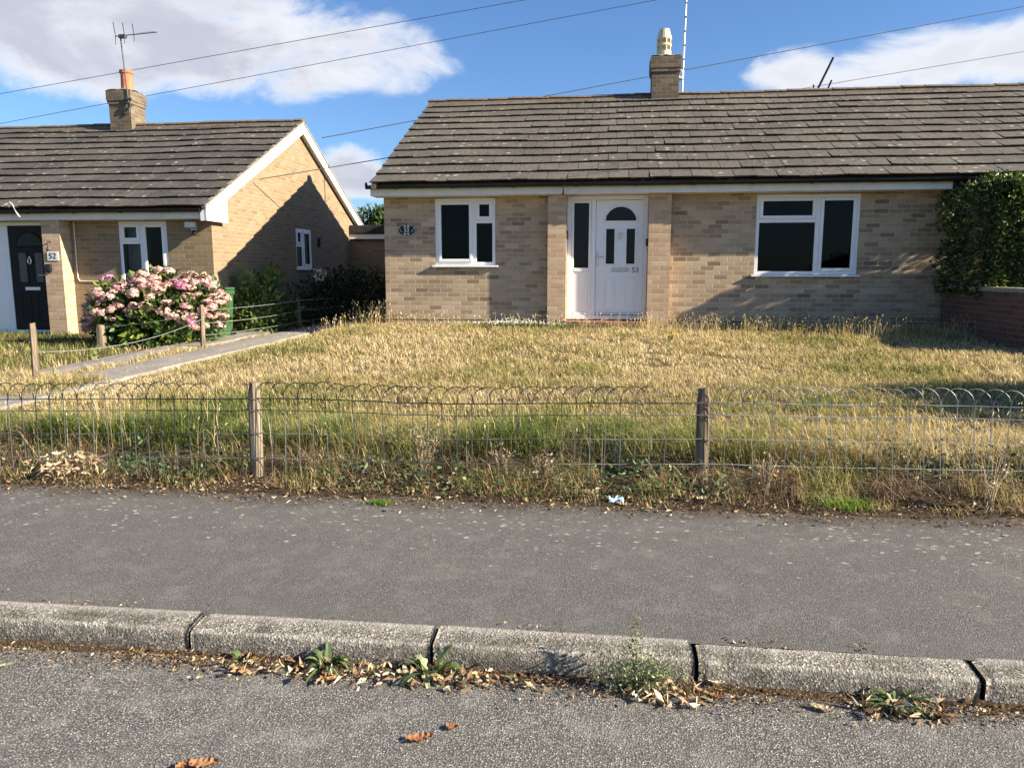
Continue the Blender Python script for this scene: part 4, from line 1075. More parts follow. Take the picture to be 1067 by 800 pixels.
# bin
bn = thing('wheelie_bin', 'green wheelie bin with white emblem standing between the hydrangea and the gable', 'bin', (-6.60, 12.35, .30))
x0, x1, y0, y1, zb, zt = -7.00, -6.50, 12.08, 12.62, .30, 1.16
p = MB(); bt = [(x0+.03, y0+.04), (x1-.03, y0+.04), (x1-.03, y1-.08), (x0+.03, y1-.08)]; tp = [(x0+.01, y0+.01), (x1-.01, y0+.01), (x1-.01, y1), (x0+.01, y1)]
for i in range(4):
    j = (i+1) % 4; p.face([(*bt[i], zb), (*bt[j], zb), (*tp[j], zt), (*tp[i], zt)])
p.face([(*q, zb) for q in bt][::-1]); p.rbox(x0-.012, x1+.012, y0-.012, y1+.015, zt-.075, zt+.001, .012)
bo = p.build('body', 'bin', bn)
p = MB(); p.rbox(x0+.03, x1-.03, y0-.016, y0-.0125, zt-.055, zt-.02, .001); p.build('rim_slot', 'black_plastic', bo)
p = MB(); p.rbox(x0-.02, x1+.02, y0-.035, y1+.02, zt+.004, zt+.05, .02); p.rbox(x0+.04, x1-.04, y1+.02, y1+.05, zt-.01, zt+.03, .01); p.build('lid', 'bin', bn)
for xx in (x0+.02, x1-.06):
    p = MB(); p.tube([(xx, y1-.05, .39), (xx+.04, y1-.05, .39)], .10, 16); p.build('wheel', 'black_plastic', bn)
p = MB(); ye = y0+.012
def em(x_, z_): return (x_, y0+.05-.04*(z_-zb)/(zt-zb)-.003, z_)
for c_, q in (((-6.60, .86), .055),):
    for k in range(3):
        a = math.pi/2+k*2*math.pi/3
        p.face([em(c_[0]+q*math.cos(a+t)*s_, c_[1]+q*math.sin(a+t)*s_) for t, s_ in ((-.5, 1), (.5, 1), (.5, .5), (-.5, .5))])
p.face([em(-6.65, .74), em(-6.56, .74), em(-6.56, .775), em(-6.65, .775)]); p.face([em(-6.63, .695), em(-6.58, .695), em(-6.58, .725), em(-6.63, .725)])
p.build('emblem', 'white_sign', bo)

# ------------------------------------------------------------------ fences
def fy(x): return 4.45+.055*(x+2.2)
fe = thing('wire_fence', 'low hoop topped wire mesh fence on weathered posts along the pavement', 'fence', (-.8, 4.5, .14))
def post(parent, x, y, zb, zt, r, lean=(0, 0), sq=False):
    b = MB(); n = 9; k = 9; rings = []
    for i in range(k+1):
        t = i/k; z = zb+(zt-zb)*t
        rings.append([(x+lean[0]*t+math.cos(2*math.pi*j/n)*r*(1.03-.1*t)*(1+.10*nz(j*2.1, t*1.5, 1, x))*(.72 if i == k else 1), y+lean[1]*t+math.sin(2*math.pi*j/n)*r*(1.03-.1*t)*(1+.1*nz(j*2.1, t*1.5, 1, x+3)), z+(random.uniform(-.008, .008) if i == k else 0)) for j in range(n)])
    for rg in rings: b.v += rg; b.r += [.5]*n
    for i in range(k):
        for j in range(n): b.f.append((i*n+j, i*n+(j+1) % n, (i+1)*n+(j+1) % n, (i+1)*n+j)); b.uv.append(None)
    b.f.append(tuple(k*n+j for j in range(n))); b.uv.append(None)
    return b.build('post', 'wood', parent)
PX = [-5.15, -2.22, .62, 3.6]
for i, x in enumerate(PX):
    po = post(fe, x, fy(x)+.045, .05, .765 if i != 2 else .76, .042, (random.uniform(-.012, .012), 0) if i != 1 else (.01, 0))
    b = MB()
    for zz in (.665, .59, .44, .275): b.tube([(x+.047*math.cos(a), fy(x)+.045+.047*math.sin(a), zz+.006*math.sin(2*a)) for a in np.linspace(math.pi*.95, math.pi*2.05, 8)], .0035, 5)
    b.build('wire_tie', 'rust_metal', po)
def mesh_run(xa, xb, seed):
    b = MB(); sp = .092; n = int((xb-xa)/sp); rw = .0029
    def P(x, z):
        t = (x-xa)/(xb-xa); bow = math.sin(t*math.pi)
        return (x+nz(x, z, 3, seed)*.012+(z-.28)*nz(x, 0, .9, seed+1)*.10, fy(x)+nz(x, z, 1.1, seed)*.05*bow+(z-.3)*nz(x, 0, .8, seed+4)*.18, z+nz(x, 0, .8, seed+2)*.022*bow-.016*bow+(gz(x, fy(x))-.145)*.6)
    for zz, k in ((.665, 1.25), (.59, 1.), (.44, .8), (.28, 1.1)):
        b.tube([P(xa+(xb-xa)*i/(n*2), zz+nz(i*.5, 0, 1, seed+zz)*.004) for i in range(n*2+1)], rw*k, 4)
    for i in range(n-1):
        x = xa+.03+i*sp; zb_ = .13+.04*(nz(i*1.7, 0, 1, seed)); tw_ = nz(i*1.3, 0, 1, seed+9)*.03
        h = .105+nz(i, 0, .6, seed+5)*.02; squash = 1+.25*nz(i*.4, 0, 1, seed+6)
        pts = [P(x, zb_), P(x, .28), P(x, .44), P(x, .59), P(x, .665)]
        if i < n-3:
            for a in np.linspace(.0, math.pi, 11)[1:]:
                xx = x+sp*squash*(1-math.cos(a)); q = P(xx, .665+h*math.sin(a)); pts.append((q[0], q[1]-.004*math.sin(a)+tw_*math.sin(a), q[2]))
        b.tube(pts, rw, 4)
    return b.build('wire_mesh', 'wire', fe)
mesh_run(-7.6, -5.15, 3); mesh_run(-5.15, -2.22, 11); mesh_run(-2.22, .62, 22); mesh_run(.62, 3.6, 35); mesh_run(3.6, 5.25, 41)

f2 = thing('post_fence', 'sagging post and wire fence between the two concrete garden paths', 'fence', (-6.08, 10.8, .33))
PT = [(-6.06, 7.30, .27, .93, .036), (-6.08, 10.75, .3, .98, .036), (-6.08, 14.45, .3, .99, .034)]
for (x, y, zb_, zt_, r_) in PT: post(f2, x, y, zb_, zt_, r_, (random.uniform(-.03, .03), random.uniform(-.03, .03)))
post(f2, -7.75, 10.75, .3, .66, .07)
b = MB()
def wiresag(p, q, s): b.tube([Vector(p).lerp(Vector(q), t)-Vector((0, 0, s*4*t*(1-t))) for t in np.linspace(0, 1, 13)], .0042, 5)
for z1_, z2_, s_ in ((.90, .92, .02), (.70, .72, .03), (.52, .5, .02)): wiresag((-6.03, 10.75, z1_), (-6.03, 14.45, z2_), s_)
for z1_ in (.92, .72, .5): wiresag((-6.03, 14.45, z1_), (-6.03, 19.5, z1_), .02)
wiresag((-6.08, 10.75, .84), (-7.75, 10.75, .62), .02)
wiresag((-6.03, 10.75, .78), (-6.06, 7.30, .62), .13)
b.build('wire', 'alu', f2)

# ------------------------------------------------------------------ grass
def fbm(X, Y, s, k): return np.array([mnoise.noise(Vector((a*s, c*s, k)))+.5*mnoise.noise(Vector((a*s*2.3, c*s*2.3, k+5))) for a, c in zip(X, Y)])
def gzv(X, Y):
    t = np.clip((X+5.5)/1.3, 0, 1); t = t*t*(3-2*t)
    hi = np.interp(Y, [a for a, _ in HI], [c for _, c in HI]); lo = np.interp(Y, [a for a, _ in LO], [c for _, c in LO])
    return lo*(1-t)+hi*t
def scatter(n, x0, x1, y0, y1, keep=None):
    X = rng.uniform(x0, x1, n); Y = rng.uniform(y0, y1, n)
    if keep is not None: k = keep(X, Y); X, Y = X[k], Y[k]
    return X, Y
def notpath(X, Y):
    e = rng.normal(0, .035, len(X))
    p1 = (X > -5.98+e) & (X < -5.30+e) & (Y > 4.2)
    p2 = (X > -6.78+e) & (X < -6.1+e) & (Y > 7.2)
    bare = rng.random(len(X)) < .985
    return ~((p1 | p2) & bare)
gs = []
def grass_zone(n, x0, x1, y0, y1, hmin, hmax, wd_, green=0., hfun=None, keep=notpath, seed=0, leanm=.75):
    X, Y = scatter(n, x0, x1, y0, y1, keep)
    pn = fbm(X, Y, .5, seed); pn2 = fbm(X, Y, 2.4, seed+3)
    dn = (pn2+rng.normal(0, .25, len(X))) > -.42
    X, Y, pn, pn2 = X[dn], Y[dn], pn[dn], pn2[dn]
    h = rng.uniform(hmin, hmax, len(X))*np.clip(1+.75*pn2+.3*pn, .25, 2.2)
    if hfun is not None: h = h*hfun(X, Y)
    h = h*(1-.55*((X > -5.4) & (X < -4.7)))
    g = green(X, Y) if callable(green) else green
    r = .68 - .60*np.clip(g+.7*pn+.45*pn2, -.3, 1) + rng.normal(0, .19, len(X))
    P = np.stack([X, Y, gzv(X, Y)-.004], 1)
    gs.append(blades_geo(P, np.maximum(h, .02), wd_*(.6+.8*rng.random(len(X))), rng.uniform(0, 6.28, len(X)), np.abs(rng.normal(leanm, .3, len(X))), np.clip(r, 0, 1)))
def greenf(X, Y):
    front = np.clip(1-(Y-4.8)/1.4, 0, 1)
    leftness = np.clip((-X+3.2)/3.5, .25, 1)
    mid = .5*np.exp(-((X-.9)/1.6)**2-((Y-6.6)/1.0)**2)+.35*np.exp(-((X+2.8)/1.2)**2-((Y-6.2)/.5)**2)+.3*np.exp(-((X+4.2)/.7)**2-((Y-10.5)/1.6)**2)
    house = .6*np.exp(-((X+.6)/2.0)**2)*np.clip((Y-12.1)/.5, 0, 1)
    return front*.74*leftness+mid+house-.12
fronth = lambda X, Y: 1+1.0*np.clip(1-(Y-4.75)/.7, 0, 1)
grass_zone(54000, -7.8, 5.3, 4.80, 5.7, .06, .125, .0042, greenf, fronth, seed=1)
grass_zone(80000, -7.0, 5.3, 5.7, 8.2, .045, .095, .0055, greenf, seed=1)
grass_zone(85000, -6.5, 5.3, 8.2, 12.88, .045, .10, .0085, greenf, lambda X, Y: 1+.6*np.clip((X-1.4)/1.5, 0, 1)*np.clip((Y-10.8)/1.2, 0, 1), seed=1)
grass_zone(20000, -15, -6.1, 5.2, 12.85, .06, .13, .010, lambda X, Y: .35+.5*np.exp(-((Y-12)/.9)**2)-.9*np.exp(-((X+6.4)/.5)**2), seed=4)
grass_zone(7000, -6.8, -3.9, 12.9, 19, .06, .15, .010, .25, seed=4)
grass_zone(1500, -6.18, -5.95, 7.4, 10.6, .06, .16, .008, -.4, seed=9, keep=None)
grass_zone(2600, -6.6, -5.3, 6.4, 7.6, .08, .22, .006, -.4, seed=12, keep=None)
grass_zone(1200, -5.95, -5.4, 7.0, 7.5, .06, .14, .006, -.3, seed=13, keep=None)
npmesh('lawn_grass', *merge(gs), 'grass')
setp(bpy.data.objects['lawn_grass'], 'dry straw coloured lawn grass with greener patches', 'grass', kind='stuff')

# tall seeding stalks
def stalks(n, x0, x1, y0, y1, h0, h1, seed, yfun=None, rm=.78, headl=.05):
    X, Y = scatter(n, x0, x1, y0, y1); pn = fbm(X, Y, .9, seed); k = pn > -.25; X, Y = X[k], Y[k]; n = len(X)
    h = rng.uniform(h0, h1, n); az_ = rng.uniform(0, 6.28, n); ln_ = np.abs(rng.normal(.3, .25, n)); r = np.clip(rng.normal(rm, .14, n), 0, 1)
    P = np.stack([X, Y, gzv(X, Y)], 1); wd_ = np.full(n, .0028)*(1+Y/12)
    g1 = blades_geo(P, h, wd_, az_, ln_, r, 1.2)
    tip = g1[0].reshape(n, 5, 3)[:, 4]; D = tip-g1[0].reshape(n, 5, 3)[:, 2]
    g2 = leaves_geo(tip-D/np.linalg.norm(D, axis=1)[:, None]*headl*.4, D, np.full(n, headl)*rng.uniform(.7, 1.4, n), np.full(n, headl*.22)*(1+Y/25), np.clip(r+.12, 0, 1))
    return [g1, g2]
st_ = stalks(420, -6.5, 5.3, 4.6, 5.4, .2, .42, 1, headl=.03)+stalks(1500, .6, 5.3, 11.2, 12.8, .14, .36, 2, rm=.72, headl=.035)+stalks(350, -4.8, .8, 12.2, 12.85, .12, .28, 3)+stalks(300, -5, 5.3, 6, 12, .10, .16, 4, headl=.03)+stalks(260, 3.4, 5.3, 4.4, 5.2, .4, .62, 6, rm=.85)+stalks(240, -4.6, -3.7, 12.6, 15, .2, .45, 7)
npmesh('seeding_grass', *merge(st_), 'grass'); setp(bpy.data.objects['seeding_grass'], 'taller pale seeding grass stalks scattered over the lawn', 'grass', kind='stuff')

# verge: dead weeds, green weeds and debris between pavement and fence
gs = []
X, Y = scatter(30000, -7.5, 5.4, 4.2, 4.9); pn = fbm(X, Y, 2.6, 31); k = (pn-.5*(Y-4.4) > .04); X, Y, pn = X[k], Y[k], pn[k]
edge = np.clip((Y-4.18)/.35, .12, 1)
lf = np.clip((-X+1)/4, 0, 1)
gr = np.clip(.25+.65*pn+.3*lf*(Y-4.2)/.6, 0, 1)
gs.append(blades_geo(np.stack([X, Y, gzv(X, Y)-.002], 1), rng.uniform(.05, .20, len(X))*edge*(1+.5*pn), .0035*(.6+.8*rng.random(len(X))), rng.uniform(0, 6.28, len(X)), np.abs(rng.normal(.8, .4, len(X))), np.clip(.72-.6*gr*(rng.random(len(X)) < .75)+rng.normal(0, .14, len(X)), 0, 1)))
npmesh('verge_weeds', *merge(gs), 'grass'); setp(bpy.data.objects['verge_weeds'], 'tangle of dry and green weeds along the foot of the mesh fence', 'weeds', kind='stuff')
gs = []
X, Y = scatter(16000, -7.5, 5.4, 4.22, 4.85); pn = fbm(X, Y, 3.1, 51); k = (pn > .0); X, Y, pn = X[k], Y[k], pn[k]
h = rng.uniform(.04, .19, len(X))*np.clip((Y-4.15)/.3, .3, 1)*(1+.6*pn)
gs.append(blades_geo(np.stack([X, Y, gzv(X, Y)+rng.uniform(0, .05, len(X))], 1), h, np.full(len(X), .0028), rng.uniform(0, 6.28, len(X)), np.abs(rng.normal(1.3, .7, len(X))), np.clip(rng.normal(.38, .26, len(X)), 0, 1)))
npmesh('dead_weeds', *merge(gs), 'litter'); setp(bpy.data.objects['dead_weeds'], 'dead brown stalks and twigs matted along the foot of the mesh fence', 'dead weeds', kind='stuff')
gs = []
X, Y = scatter(7000, -7.5, 5.4, 4.25, 4.95); pn = fbm(X, Y, 1.3, 77); k = pn > .0; X, Y = X[k], Y[k]
P = np.stack([X, Y, gzv(X, Y)+rng.uniform(.0, .13, len(X))], 1); D = rng.normal(0, 1, P.shape); D[:, 2] = np.abs(D[:, 2])*.7
ln = rng.uniform(.02, .05, len(P)); gs.append(leaves_geo(P, D, ln, ln*.5, np.clip(rng.normal(.5, .2, len(P)), 0, 1)))
npmesh('broad_weeds', *merge(gs), 'weed'); setp(bpy.data.objects['broad_weeds'], 'patches of low broad leaved weeds beneath the mesh fence', 'weeds', kind='stuff')
gs = []
def litter(n, x0, x1, yc, ys, zf, l0, l1, seed, rm=.5, flat=.35, patch=-.3):
    X = rng.uniform(x0, x1, n); Y = yc+rng.normal(0, ys, n); pn = fbm(X, Y*0, 2.2, seed); k = pn > patch; X, Y = X[k], Y[k]
    Z = zf(X, Y)+rng.uniform(.002, .016, len(X)); D = rng.normal(0, 1, (len(X), 3)); D[:, 2] *= flat
    ln = rng.uniform(l0, l1, len(X))
    return leaves_geo(np.stack([X, Y, Z], 1), D, ln, ln*rng.uniform(.12, .6, len(X)), np.clip(rng.normal(rm, .26, len(X)), 0, 1))
pz = lambda X, Y: np.where(Y < 4.2, .104+.010*(Y-2.6), gzv(X, Y))
gs.extend([litter(5200, -7.5, 5.4, 4.36, .13, pz, .010, .042, 5, .42, .45, -.45), litter(9000, -7.5, 5.4, 4.34, .13, pz, .006, .022, 15, .35, .4, -.8)])
gs.append(litter(1500, -7.5, 5.4, 4.14, .07, pz, .008, .03, 6, .4))
rz = lambda X, Y: np.full(len(X), .004)
gs.append(litter(3000, -3.2, 2.2, 2.48, .032, rz, .006, .026, 8, .42, .3, -.15))
gs.append(litter(9000, -3.2, 2.2, 2.478, .036, rz, .003, .011, 18, .3, .3, -.5))
gs.append(litter(1600, -3.2, 2.2, 2.44, .06, rz, .004, .018, 9, .45, .25, -.2))
gs.append(litter(420, -1.5, 1.3, 2.47, .04, rz, .02, .055, 14, .6, .6, -.05))
for xc_, k_ in ((-1.2, 60), (-.95, 110), (-.6, 120), (.22, 200), (1.0, 120)):
    g_ = litter(k_, xc_-.14, xc_+.14, 2.46, .03, rz, .02, .06, 24, .68, .7, -2); gs.append(g_)
gs.append(litter(520, -2.6, 1.9, 2.68, .025, lambda X, Y: np.full(len(X), .106), .006, .02, 12, .5, .3, .1))
npmesh('leaf_litter', *merge(gs), 'litter'); setp(bpy.data.objects['leaf_litter'], 'brown leaf scraps and straw lying in the gutter and along the verge', 'leaf litter', kind='stuff')

# ------------------------------------------------------------------ single plants and scraps
def strip_leaf(b, base, d, L, Wd, droop, r, n=6, jag=0.):
    d = Vector(d).normalized(); sd = d.cross(Vector((0, 0, 1)))
    sd = sd.normalized() if sd.length > 1e-3 else Vector((1, 0, 0))
    pts = []
    for i in range(n+1):
        t = i/n; p = Vector(base)+d*(L*t)-Vector((0, 0, droop*L*t*t)); wv = Wd*math.sin(math.pi*min(1, .12+.88*t)**.8)*(1-(jag if i % 2 else 0))
        if i == n: wv = .001
        pts.append((p-sd*wv/2+Vector((0, 0, wv*.2)), p, p+sd*wv/2+Vector((0, 0, wv*.2))))
    bb = len(b.v)
    for q in pts: b.v += [tuple(x) for x in q]; b.r += [r, r*.9, r]
    for i in range(n):
        for k in range(2): b.f.append((bb+i*3+k, bb+i*3+k+1, bb+(i+1)*3+k+1, bb+(i+1)*3+k)); b.uv.append(None)
def rosette(x, y, z, n, L, Wd, label, mat='weed', upr=.7, jag=.25, seed=1, rm=.5, group='weeds rooted along the kerb', name='weed'):
    rs = random.Random(seed); t = thing(name, label, 'weed', (x, y, z), group); b = MB()
    for i in range(n):
        a = i*2.4+rs.uniform(-.4, .4); u = upr*rs.uniform(.4, 1.3)
        yb = math.sin(a)
        if y > 2.4 and y < 2.6 and yb > 0: yb *= .25
        strip_leaf(b, (x+.012*math.cos(a), y+.008*yb, z), (math.cos(a), yb, u), L*rs.uniform(.6, 1.15), Wd*rs.uniform(.7, 1.2), rs.uniform(.3, .8), min(1, max(0, rs.gauss(rm, .22))), 6, jag)
    b.build('leaves', mat, t); return t
rosette(-.99, 2.49, .004, 22, .15, .03, 'upright dark green dock weed at the kerb foot, left of the second kerb joint', upr=1.5, jag=.3, seed=3)
rosette(-1.33, 2.50, .004, 8, .09, .022, 'small yellow green weed in the gutter below the first kerb joint', 'weed_pale', .9, .1, 4)
t = rosette(-.60, 2.49, .004, 12, .19, .042, 'two tone dandelion with one tall lit leaf at the second kerb joint', upr=1.2, jag=.45, seed=8, rm=.7)
b = MB()
for a in (-.5, .2, 1.0, -2.2): strip_leaf(b, (-.64+.03*math.cos(a), 2.47, .02), (math.cos(a), -abs(math.sin(a))-.3, .25), .09, .03, .6, random.uniform(.6, 1.), 5, .2)
b.build('dead_leaves', 'weed_pale', t)
rosette(-.80, 2.49, .004, 9, .06, .012, 'small tuft of sprouts between the dock weed and the dandelion', 'weed_pale', .8, 0, 5)
rosette(-.29, 2.485, .004, 10, .05, .009, 'tiny green seedling clump in the gutter beside an orange leaf', 'weed_pale', .9, 0, 6)
t = rosette(1.00, 2.485, .004, 30, .15, .026, 'spreading ragged dandelion clump at the kerb foot near the right end', upr=.75, jag=.45, seed=12, rm=.62)
b = MB(); 
for i in range(9): a = -i*.34; strip_leaf(b, (1.0+.1*math.cos(i*2.1), 2.46, .012), (math.cos(i*1.9), -.6, .15), .10, .024, .5, random.random(), 5, .3)
b.build('dead_leaves', 'litter', t)
# bushy weed with tall wispy stem at the joint
bw_ = thing('weed', 'bushy pale weed with one tall wispy stem at the middle kerb joint', 'weed', (.17, 2.49, .004), 'weeds rooted along the kerb')
b = MB()
for i in range(26):
    a = random.uniform(0, 6.28); L = random.uniform(.06, .15); tp = Vector((.17+math.cos(a)*L*.8, 2.48-abs(math.sin(a))*L*.35, .02+L*random.uniform(.3, 1.0)))
    b.tube([(.17+random.uniform(-.03, .03), 2.495, .002), (Vector((.17, 2.49, .05))+tp)/2, tp], .0014, 4, random.uniform(.3, .9))
b.tube([(.13, 2.49, .0), (.125, 2.48, .12), (.13, 2.48, .25)], [.0025, .002, .001], 5, .8)
b.build('stems', 'stem', bw_)
P = np.stack([.15+rng.normal(0, .07, 900), 2.485-np.abs(rng.normal(0, .026, 900)), np.abs(rng.normal(.06, .042, 900))+.004], 1); P2 = np.stack([.128+rng.normal(0, .011, 170), 2.48+rng.normal(0, .006, 170), rng.uniform(.05, .27, 170)], 1)
P = np.concatenate([P, P2]); ln = rng.uniform(.008, .02, len(P)); npmesh('leaves', *leaves_geo(P, rng.normal(0, 1, P.shape)+np.array([0, 0, .6]), ln, ln*.45, np.clip(rng.normal(.5, .25, len(P)), 0, 1)), 'weed_pale', bw_)
b = MB()
for i in range(22): 
    a = random.uniform(-2.8, -.2); strip_leaf(b, (.25+random.uniform(-.08, .10), 2.47+random.uniform(-.03, .02), random.uniform(.004, .03)), (math.cos(a), math.sin(a)*.7, random.uniform(-.05, .35)), random.uniform(.05, .13), random.uniform(.004, .02), .35, random.uniform(.5, 1), 5)
b.build('dead_leaves', 'litter', bw_)

def flat_leaf(x, y, z, L, Wd, ang, label, mat='orange_leaf', curl=.25, seed=0, group='dead leaves on the road', r=.5, name='dead_leaf'):
    rs = random.Random(seed); b = MB(); n = 10; m = 5; ca, sa = math.cos(ang), math.sin(ang); G = []
    for i in range(n+1):
        t = i/n; wv = Wd*math.sin(math.pi*min(.98, .06+.9*t))**.7*(1+.42*math.sin(i*2.7+seed))
        G.append([])
        for k in range(m):
            s = k/(m-1)*2-1; lx = (t-.5)*L; ly = s*wv/2
            zz = .004+curl*Wd*s*s*.6+curl*L*(t-.5)**2*.8+rs.uniform(0, .0035)
            G[-1].append((x+lx*ca-ly*sa, y+lx*sa+ly*ca, z+zz))
    for row in G: b.v += row; b.r += [min(1, max(0, r+rs.uniform(-.3, .3))) for _ in row]
    for i in range(n):
        for k in range(m-1): b.f.append((i*m+k, (i+1)*m+k, (i+1)*m+k+1, i*m+k+1)); b.uv.append(None)
    b.tube([(x-.5*L*ca, y-.5*L*sa, z+.005+curl*L*.2), (x-.75*L*ca, y-.75*L*sa, z+.003)], .0012, 4, .3)
    return setp(b.build(name, mat), label, 'leaf', group)
def road_pt(px, py, z=0.01):
    a, e = pxdir(px, py); t = (z-1.45)/math.sin(e); return math.sin(a)*math.cos(e)*t, math.cos(a)*math.cos(e)*t
q = road_pt(437, 769); flat_leaf(*q, .004, .085, .04, .35, 'torn orange brown leaf lying out on the road, the larger of the pair', seed=2)
q = road_pt(471, 757); flat_leaf(*q, .004, .04, .03, -.2, 'small round orange leaf beside the torn leaf out on the road', seed=3)
q = road_pt(212, 796); flat_leaf(*q, .004, .085, .045, .2, 'crumpled bright orange leaf at the very bottom edge of the road', seed=4, r=.6)
q = road_pt(192, 797); flat_leaf(*q, .004, .05, .035, .9, 'smaller orange leaf touching the crumpled leaf at the bottom edge', seed=5, r=.5)
q = road_pt(5, 693); flat_leaf(*q, .004, .05, .025, .6, 'pale yellow green leaf on the road at the far left edge', 'weed_pale', seed=6, r=.9)
q = road_pt(502, 703); flat_leaf(*q, .006, .065, .028, -.1, 'orange leaf lying in the gutter beside the tiny seedling clump', seed=7, r=.6)
q = road_pt(505, 713); flat_leaf(*q, .004, .07, .018, -.3, 'pale curled leaf in the gutter just below an orange leaf', 'litter', seed=8, r=.85)
q = road_pt(250, 697); flat_leaf(*q, .006, .06, .03, .3, 'rusty orange leaf in the gutter below the yellow green weed', seed=9, r=.35)
q = road_pt(262, 688); flat_leaf(*q, .02, .03, .03, 1.2, 'small upright rust red leaf in the gutter below the yellow green weed', seed=10, r=.15, curl=.5)
q = road_pt(748, 725); flat_leaf(*q, .006, .055, .03, .1, 'rust orange leaf in the gutter right of the middle kerb joint', seed=11, r=.4)
q = road_pt(746, 715); flat_leaf(*q, .022, .06, .025, -.2, 'cream curled leaf resting on a rust leaf right of the middle kerb joint', 'litter', seed=12, r=.95)
q = road_pt(662, 716); flat_leaf(*q, .02, .05, .03, 1.1, 'upright brown leaf propped under the bushy kerb weed', seed=13, r=.45, curl=.5)
q = road_pt(858, 738); flat_leaf(*q, .006, .08, .03, -.3, 'tan leaf in the gutter just left of the ragged dandelion clump', 'litter', seed=14, r=.7)
q = road_pt(345, 707); flat_leaf(*q, .006, .08, .03, .2, 'tan and orange leaf below the upright dock weed', seed=15, r=.85)
for i, (px, py) in enumerate([(420, 703), (428, 711), (445, 708)]):
    q = road_pt(px, py); flat_leaf(*q, .012, .05, .03, .7*i, ['grey white dried leaf left of the dandelion base', 'white dried leaf lying nearest the road below the dandelion', 'white dried leaf directly under the dandelion'][i], 'weed_pale', seed=20+i, r=1., curl=.4)
b = MB(); q = road_pt(643, 716); b.tube([(q[0]-.02, q[1]-.005, .008), (q[0]+.02, q[1]+.012, .012)], .005, 8); setp(b.build('cigarette_end', 'paper'), 'white cigarette end in the gutter left of the bushy kerb weed', 'litter')

# scraps and plants on the verge
def pave_pt(px, py, z=.125): return road_pt(px, py, z)
q = pave_pt(642, 518, .16); b = MB(); n = 8
G = [[(q[0]+(i/n-.5)*.085, q[1]+(k/4-.5)*.05, .135+.03*abs(nz(i*.8, k*.9, 1, 3))+.018*math.sin(i*1.1)*math.sin(k*1.4)+.015*(k/4)) for k in range(5)] for i in range(n+1)]
for i in range(n):
    for k in range(4): b.face([G[i][k], G[i+1][k], G[i+1][k+1], G[i][k+1]])
setp(b.build('wrapper', 'cloth_blue'), 'crumpled pale blue wrapper at the edge of the verge', 'litter')
q = pave_pt(615, 517); flat_leaf(*q, .135, .10, .06, .2, 'large crumpled tan leaf on the verge just left of the blue wrapper', 'litter', .5, 31, None, .75)
q = pave_pt(650, 527); flat_leaf(*q, .128, .09, .035, -.1, 'tan and orange leaf on the verge just below the blue wrapper', 'litter', .3, 32, None, .7)
q = pave_pt(384, 505); flat_leaf(*q, .15, .08, .04, .9, 'curled orange brown leaf at the verge edge right of the left fence post', 'orange_leaf', .5, 33, None, .8)
q = pave_pt(732, 523); flat_leaf(*q, .135, .07, .05, .4, 'pale dried leaf at the foot of the right hand fence post', 'litter', .4, 34, None, .95)

def tuft(x, y, z, n, h, spread, label, mat, seed, wd_=.004, lean=.8, name='grass_tuft', rm=.5):
    t = thing(name, label, 'grass tuft', (x, y, z)); k = n
    P = np.stack([x+rng.normal(0, spread, k), y+rng.normal(0, spread*.5, k), np.full(k, z)], 1)
    npmesh('blades', *blades_geo(P, rng.uniform(.5, 1.1, k)*h, np.full(k, wd_), rng.uniform(0, 6.28, k), np.abs(rng.normal(lean, .35, k)), np.clip(rng.normal(rm, .25, k), 0, 1)), mat, t); return t
q = pave_pt(885, 530); tuft(q[0], q[1]+.02, .122, 330, .085, .075, 'bright fresh green grass tuft at the pavement edge', 'bright', 1)
q = pave_pt(397, 524); tuft(q[0], q[1], .12, 260, .035, .036, 'low green grass tuft growing out of the pavement edge', 'bright', 2, .003, .9, 'grass_tuft', .1)
q = pave_pt(133, 497); tuft(q[0], q[1]+.1, .13, 420, .13, .13, 'spreading green grass clump beside the heap of dried leaves', 'weed_pale', 3, .006, 1., 'grass_tuft', .45)
